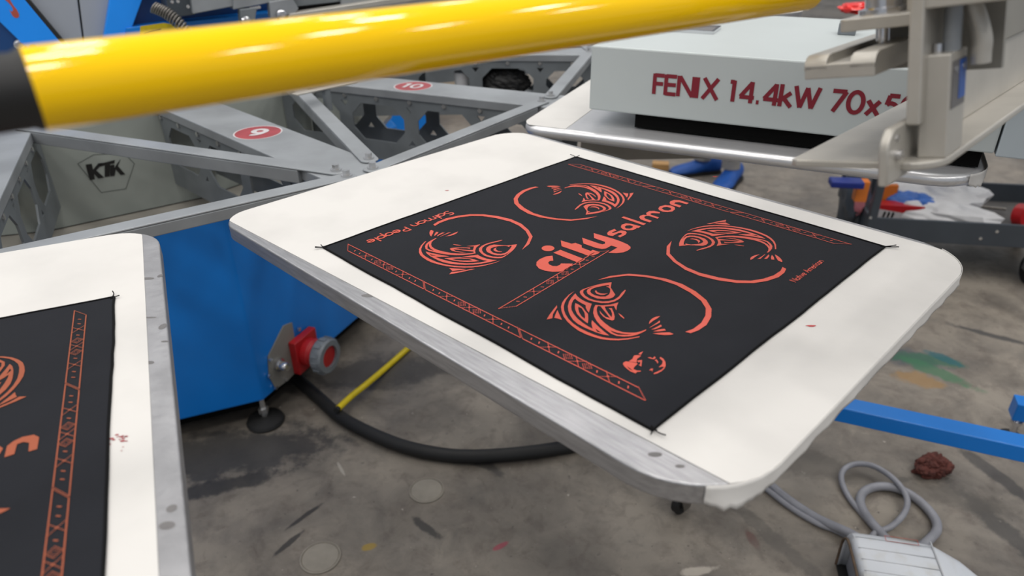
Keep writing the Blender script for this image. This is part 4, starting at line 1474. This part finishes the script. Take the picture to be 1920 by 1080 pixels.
def shoe(f, toe, heading):
    d = Vector((math.cos(R(heading)), math.sin(R(heading)), 0))
    sd = UP.cross(d)
    c = f + d * .0
    g = G()
    prof = [(-.10, .034, .085), (-.085, .040, .10), (-.04, .042, .105), (.01, .044, .085), (.06, .050, .062), (.11, .052, .052), (.15, .044, .042), (.175, .022, .03)]
    n = 14
    P = []
    for x, hw, h in prof:
        for k in range(n):
            th = math.pi * 2 * k / n
            y = hw * math.cos(th)
            z = max(.0, h / 2 + h / 2 * math.sin(th) * 1.0) if math.sin(th) > 0 else max(.012, h / 2 + h / 2 * math.sin(th))
            P.append(c + d * x + sd * y + UP * z)
    fs = []
    for i in range(len(prof) - 1):
        for k in range(n):
            fs.append((i * n + k, i * n + (k + 1) % n, (i + 1) * n + (k + 1) % n, (i + 1) * n + k))
    fs.append(list(range(n))[::-1])
    fs.append([(len(prof) - 1) * n + k for k in range(n)])
    g.add(P, fs)
    o = obj('shoe', g, 'shoe', per, smooth=True)
    g = G().prism([(x, hw + .004) for x, hw, h in prof] + [(x, -hw - .004) for x, hw, h in reversed(prof)], c, d, sd, UP, 0, .018)
    obj('sole', g, 'black', o)
    return o


shoe(A1 - UP * .09 + Vector((.0, -.02, 0)), None, 235)
shoe(A2 - UP * .09, None, 190)
for a_ in (A1, A2):
    obj('sock', G().cyl(a_ + UP * -.01, a_ + UP * .09, .047, 16), 'sock', per, smooth=True)

p = at(1238, 316)
o = obj('card_box', G().box((-.045, -.03, 0), (.045, .03, .035), p, adir(-12), adir(78)), 'tan', loc=p, bevel=.003)
tag(o, 'small orange box on the floor left of the blue shoes', 'box')

# far side of the hall seen through the arm holes
p = at(735, 238)
tub = obj('storage_tub', G().prism([rrect(-.28, -.2, .28, .2, .04, 5), rrect(-.25, -.17, .25, .17, .03, 5)], p, adir(0), adir(90), UP, .02, .18).box((-.26, -.18, 0), (.26, .18, .03), p), 'blue', loc=p)
tag(tub, 'blue storage tub on the floor seen through the arm cutouts', 'tub')
p = p + Vector((.05, .75, 0))
o = obj('cardboard_box', G().box((-.5, -.25, 0), (.5, .25, .5), p), 'cardboard', loc=p, bevel=.004)
tag(o, 'beige cardboard box standing behind the blue tub', 'box')

# sheet tray inside the arm beyond number ten
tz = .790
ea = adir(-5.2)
obj('inner_tray', G().box((1.24, -.048, tz - .004), (1.66, .048, tz), HUB, ea, UP.cross(ea), UP), 'zinc_shaded', hub)
# ================================================================ floor: cables, pedal, stand
fl = lambda pts, z: [at(x, y, z) for x, y in pts]
r_ = .019
path = catmull(fl([(470, 640), (545, 700), (600, 748), (640, 783), (700, 815), (760, 838), (820, 851), (880, 856), (960, 852), (1040, 842), (1090, 830), (1160, 790), (1200, 700)], r_), 8)
o = obj('power_cable', G().tube(path, r_, 14), 'black', loc=path[0], smooth=True)
tag(o, 'thick black power cable curving over the floor below the blue cabinet', 'cable')
h0 = fl([(634, 766)], .047) + fl([(660, 742), (690, 718)], .035) + fl([(730, 684), (768, 650), (830, 590), (900, 540)], .012)
path = catmull(h0, 8)
hs = thing('air_hose', 'yellow air hose end lying over the thick black cable', 'hose', path[0])
obj('tubing', G().tube(path, .0095, 14), 'yellow_hose', hs, smooth=True)
dd = (path[0] - path[1]).normalized()
obj('hose_end', G().cyl(path[0], path[0] + dd * .012, .0085, 12), 'black', hs)

ped = at(1690, 1065, 0.0)
path = catmull(fl([(1150, 700), (1250, 760), (1330, 822), (1420, 888), (1470, 930), (1530, 970), (1592, 1000)], .0115)[:-1] + [at(1600, 1003, .03), at(1650, 1035, .04)], 8)
o = obj('pedal_cable', G().tube(path, .0105, 12), 'cable_grey', loc=path[0], smooth=True)
tag(o, 'thicker grey cable running from under the pallet to the foot pedal', 'cable', 'grey pedal cables')
path = catmull(fl([(1160, 730), (1250, 785), (1330, 842), (1425, 908), (1480, 950), (1530, 980), (1570, 996), (1625, 1025)], .008), 8)
o = obj('pedal_cable', G().tube(path, .0072, 12), 'cable_grey', loc=path[0], smooth=True)
tag(o, 'thinner grey cable running beside the thicker one to the pedal', 'cable', 'grey pedal cables')
lp = fl([(1668, 1024), (1648, 1000), (1620, 968), (1592, 933), (1577, 905), (1580, 888), (1600, 880), (1630, 884), (1662, 902), (1688, 928), (1698, 952), (1690, 974), (1668, 992), (1640, 1000), (1628, 1022)], .008)
for i, q in enumerate(lp):
    q.z += .022 * max(0, math.sin(math.pi * (i - 3) / 10))
path = catmull(lp, 8)
o = obj('pedal_cable', G().tube(path, .0072, 12), 'cable_grey', loc=path[0], smooth=True)
tag(o, 'thin grey cable loop standing behind the foot pedal', 'cable', 'grey pedal cables')
lp = fl([(1680, 1030), (1652, 1000), (1625, 968), (1613, 942), (1620, 922), (1648, 912), (1685, 917), (1722, 938), (1750, 968), (1757, 992), (1742, 1012), (1715, 1035)], .012)
path = catmull(lp, 8)
o = obj('pedal_cable', G().tube(path, .0110, 12), 'cable_grey', loc=path[0], smooth=True)
tag(o, 'thick grey cable loop flat on the floor behind the foot pedal', 'cable', 'grey pedal cables')

# foot pedal: rounded hood lofted along its length, open at the left end
pz = .122
q = at(1588, 985, pz)
px_ = (at(1745, 1007, pz) - q).normalized()
py_ = UP.cross(px_)
pedal = thing('foot_pedal', 'pale grey ribbed foot pedal housing on the floor, bottom right', 'pedal', (q.x, q.y, 0))
Lp = (at(1745, 1007, pz) - q).length * 1.9
prof = []
secs = []
for s, yb, yf, h in ((0, -0.004, -.160, pz - .010), (.025, .0, -.168, pz + .003), (.05, .0, -.17, pz + .006), (.3, 0, -.17, pz + .006), (.52, -.003, -.168, pz + .004), (.68, -.02, -.155, pz - .012), (.82, -.045, -.145, pz - .034), (.92, -.065, -.13, pz - .058), (.98, -.085, -.115, pz - .085)):
    sec = []
    rr = min(.042, h * .45, (yb - yf) * .45)
    for i in range(7):
        th = R(0 + 90 * i / 6)
        sec.append((yb - rr + rr * math.cos(th), h - rr + rr * math.sin(th)))
    for i in range(7):
        th = R(90 + 90 * i / 6)
        sec.append((yf + rr + rr * math.cos(th), h - rr + rr * math.sin(th)))
    sec.append((yf, .004))
    sec.insert(0, (yb, .004))
    secs.append([Vector((q.x, q.y, 0)) + px_ * (s * Lp) + py_ * y + UP * z for y, z in sec])
g = G()
n = len(secs[0])
fs = []
for i in range(len(secs) - 1):
    for k in range(n - 1):
        fs.append((i * n + k, i * n + k + 1, (i + 1) * n + k + 1, (i + 1) * n + k))
fs.append([(len(secs) - 1) * n + k for k in range(n)])
g.add([v for s in secs for v in s], fs)
hood = obj('hood', g, 'pedal', pedal, smooth=True)
sm = hood.modifiers.new('thick', 'SOLIDIFY')
sm.thickness = .004
g = G()
inner = secs[0]
g.tube([v - px_ * .001 for v in inner], .003, 8)
obj('rim', g, 'pedal_dirt', pedal, smooth=True)
cen = sum(inner, Vector()) / n
g = G().poly([cen + (v - cen) * .97 + px_ * .02 for v in inner])
obj('end_panel', g, 'cable_grey', pedal)
o_ = Vector((q.x, q.y, 0))
for k in range(4):
    y = -.035 - .03 * k
    z = pz + .0064
    g = G().box((.03 * Lp, y - .0006, z - .001), (.5 * Lp, y + .0006, z + .0004), o_, px_, py_, UP)
    obj('groove', g, 'groove', hood)
g = G().box((.50 * Lp, -.15, pz + .004), (.508 * Lp, -.02, pz + .0068), Vector((q.x, q.y, 0)), px_, py_, UP)
obj('groove', g, 'groove', hood)
g = G()
o_ = Vector((q.x, q.y, pz + .0068))
x0, x1 = .22 * Lp, .42 * Lp
for a, b in (((x0, -.022), (x1, -.022)), ((x0, -.036), (x1, -.036)), ((x0, -.022), (x0, -.036)), ((x1, -.022), (x1, -.036))):
    stroke(g, [a, b], .0012, lambda x, y: o_ + px_ * x + py_ * y)
obj('label_outline', g, 'rust_mark', hood)
obj('base_plate', G().box((0, -.168, 0), (.92 * Lp, -.003, .006), Vector((q.x, q.y, 0)), px_, py_, UP), 'black', pedal)

p = at(1745, 884)
o = obj('paper_rag', G().blob(p + UP * .016, .038, .028, .024, .75, 1.5, 27, 48, 30, .4, True, -.016), 'rag', loc=p)
tag(o, 'crumpled brown rag on the concrete floor below the blue tube', 'rag')

# blue square floor tube of the print station
zt_ = .25
a, b = at(1562, 762, zt_), at(1920, 839, zt_)
u = (b - a).normalized()
s_ = UP.cross(u)
p0 = a - u * .75
L_ = 1.75
st = thing('station_stand', 'blue square steel tube of the print station running off right', 'stand', (p0.x, p0.y, 0))
FS = dict(o=(p0.x, p0.y, 0), ex=u, ey=s_, ez=UP)
obj('tube', G().box((0, 0, zt_ - .042), (L_, .052, zt_), **FS), 'blue', st, bevel=.003, seg=3)
for x in (.05, L_ - .1):
    obj('leg', G().box((x - .025, .0, .05), (x + .025, .052, zt_ - .042), **FS), 'blue', st, bevel=.003)
    pf = Vector((p0.x, p0.y, 0)) + u * x + s_ * .026
    obj('levelling_foot', G().lathe([(0, 0), (.035, 0), (.035, .01), (.01, .018), (.01, .06), (0, .06)], pf, UP, 18), 'black', st, smooth=True)

pq = at(1905, 808, 0)
zl = .20
c = at(1899, 790, .10)
lg = thing('blue_leg', 'blue steel leg with a chrome foot at the right frame edge', 'leg', (pq.x, pq.y, 0))
v0 = at(1898, 786, .075)
v1 = at(1898, 735, .14)
FB = dict(o=(v0.x, v0.y, 0), ex=adir(-20), ey=adir(70), ez=UP)
obj('post', G().box((0, 0, .07), (.30, .05, .125), **FB), 'blue', lg, bevel=.003)
obj('upright', G().box((.08, .0, .125), (.13, .05, .55), **FB), 'blue', lg, bevel=.003)
pf = Vector((v0.x, v0.y, 0)) + adir(-20) * .02 + adir(70) * .02
g = G().cyl(pf + UP * .015, pf + UP * .075, .009, 14).cyl(pf + UP * .05, pf + UP * .06, .015, 6)
obj('foot_stem', g, 'chrome', lg, smooth=True)
obj('foot', G().lathe([(0, 0), (.03, 0), (.03, .008), (.01, .016), (0, .016)], pf, UP, 18), 'black', lg, smooth=True)

# swivel caster under the near pallet
p = at(1276, 958)
cs = thing('swivel_caster', 'small dark swivel caster on the floor below the near pallet corner', 'caster', p)
ax_ = adir(-50)
obj('wheel', G().lathe([(0, -.011), (.012, -.011), (.014, -.006), (.026, -.011), (.032, -.008), (.032, .008), (.026, .011), (.014, .006), (.012, .011), (0, .011)], p + UP * .032, ax_, 24), 'black', cs, smooth=True)
obj('hub_cap', G().cyl(p + UP * .032 - ax_ * .013, p + UP * .032 + ax_ * .013, .009, 14), 'spring', cs, smooth=True)
g = G()
f_ = UP.cross(ax_)
for s in (-1, 1):
    g.prism([(-.012, .02), (.012, .02), (.02, .075), (-.03, .075)], p, f_, UP, ax_, s * .017 - .0015, s * .017 + .0015)
g.box((-.03, -.0185, .072), (.02, .0185, .076), p, f_, ax_, UP)
g.cyl(p + UP * .075 - f_ * .005, p + UP * .11 - f_ * .005, .008, 12)
obj('fork', g, 'spring', cs)

# items seen through the next arm's cutouts
p = HUB + ea * 1.475 + UP * tz
o = obj('ink_rag', G().blob(p + UP * .034, .072, .036, .042, .4, 2.6, 31, 44, 28, R(-5), True, -.034), 'black', loc=p)
tag(o, 'dark crumpled rag inside the perforated arm beyond number ten', 'rag')
p = HUB + ea * 1.345 + UP * tz
o = obj('paper_cup', G().lathe([(0, .0), (.022, .0), (.028, .066), (.026, .066), (.020, .005), (0, .005)], p, UP, 20), 'white_film', loc=p, smooth=True)
tag(o, 'small white cup inside the perforated arm beyond number ten', 'cup')
# red film on the back pallet
p = at(1612, 16, .97)
o = obj('film_wrap', G().blob(p, .06, .05, .016, .5, 2.5, 41, 40, 24, .3, True, -.012), 'redfilm', loc=p, smooth=True)
tag(o, 'shiny red plastic film on the maroon cloth at top right', 'film')
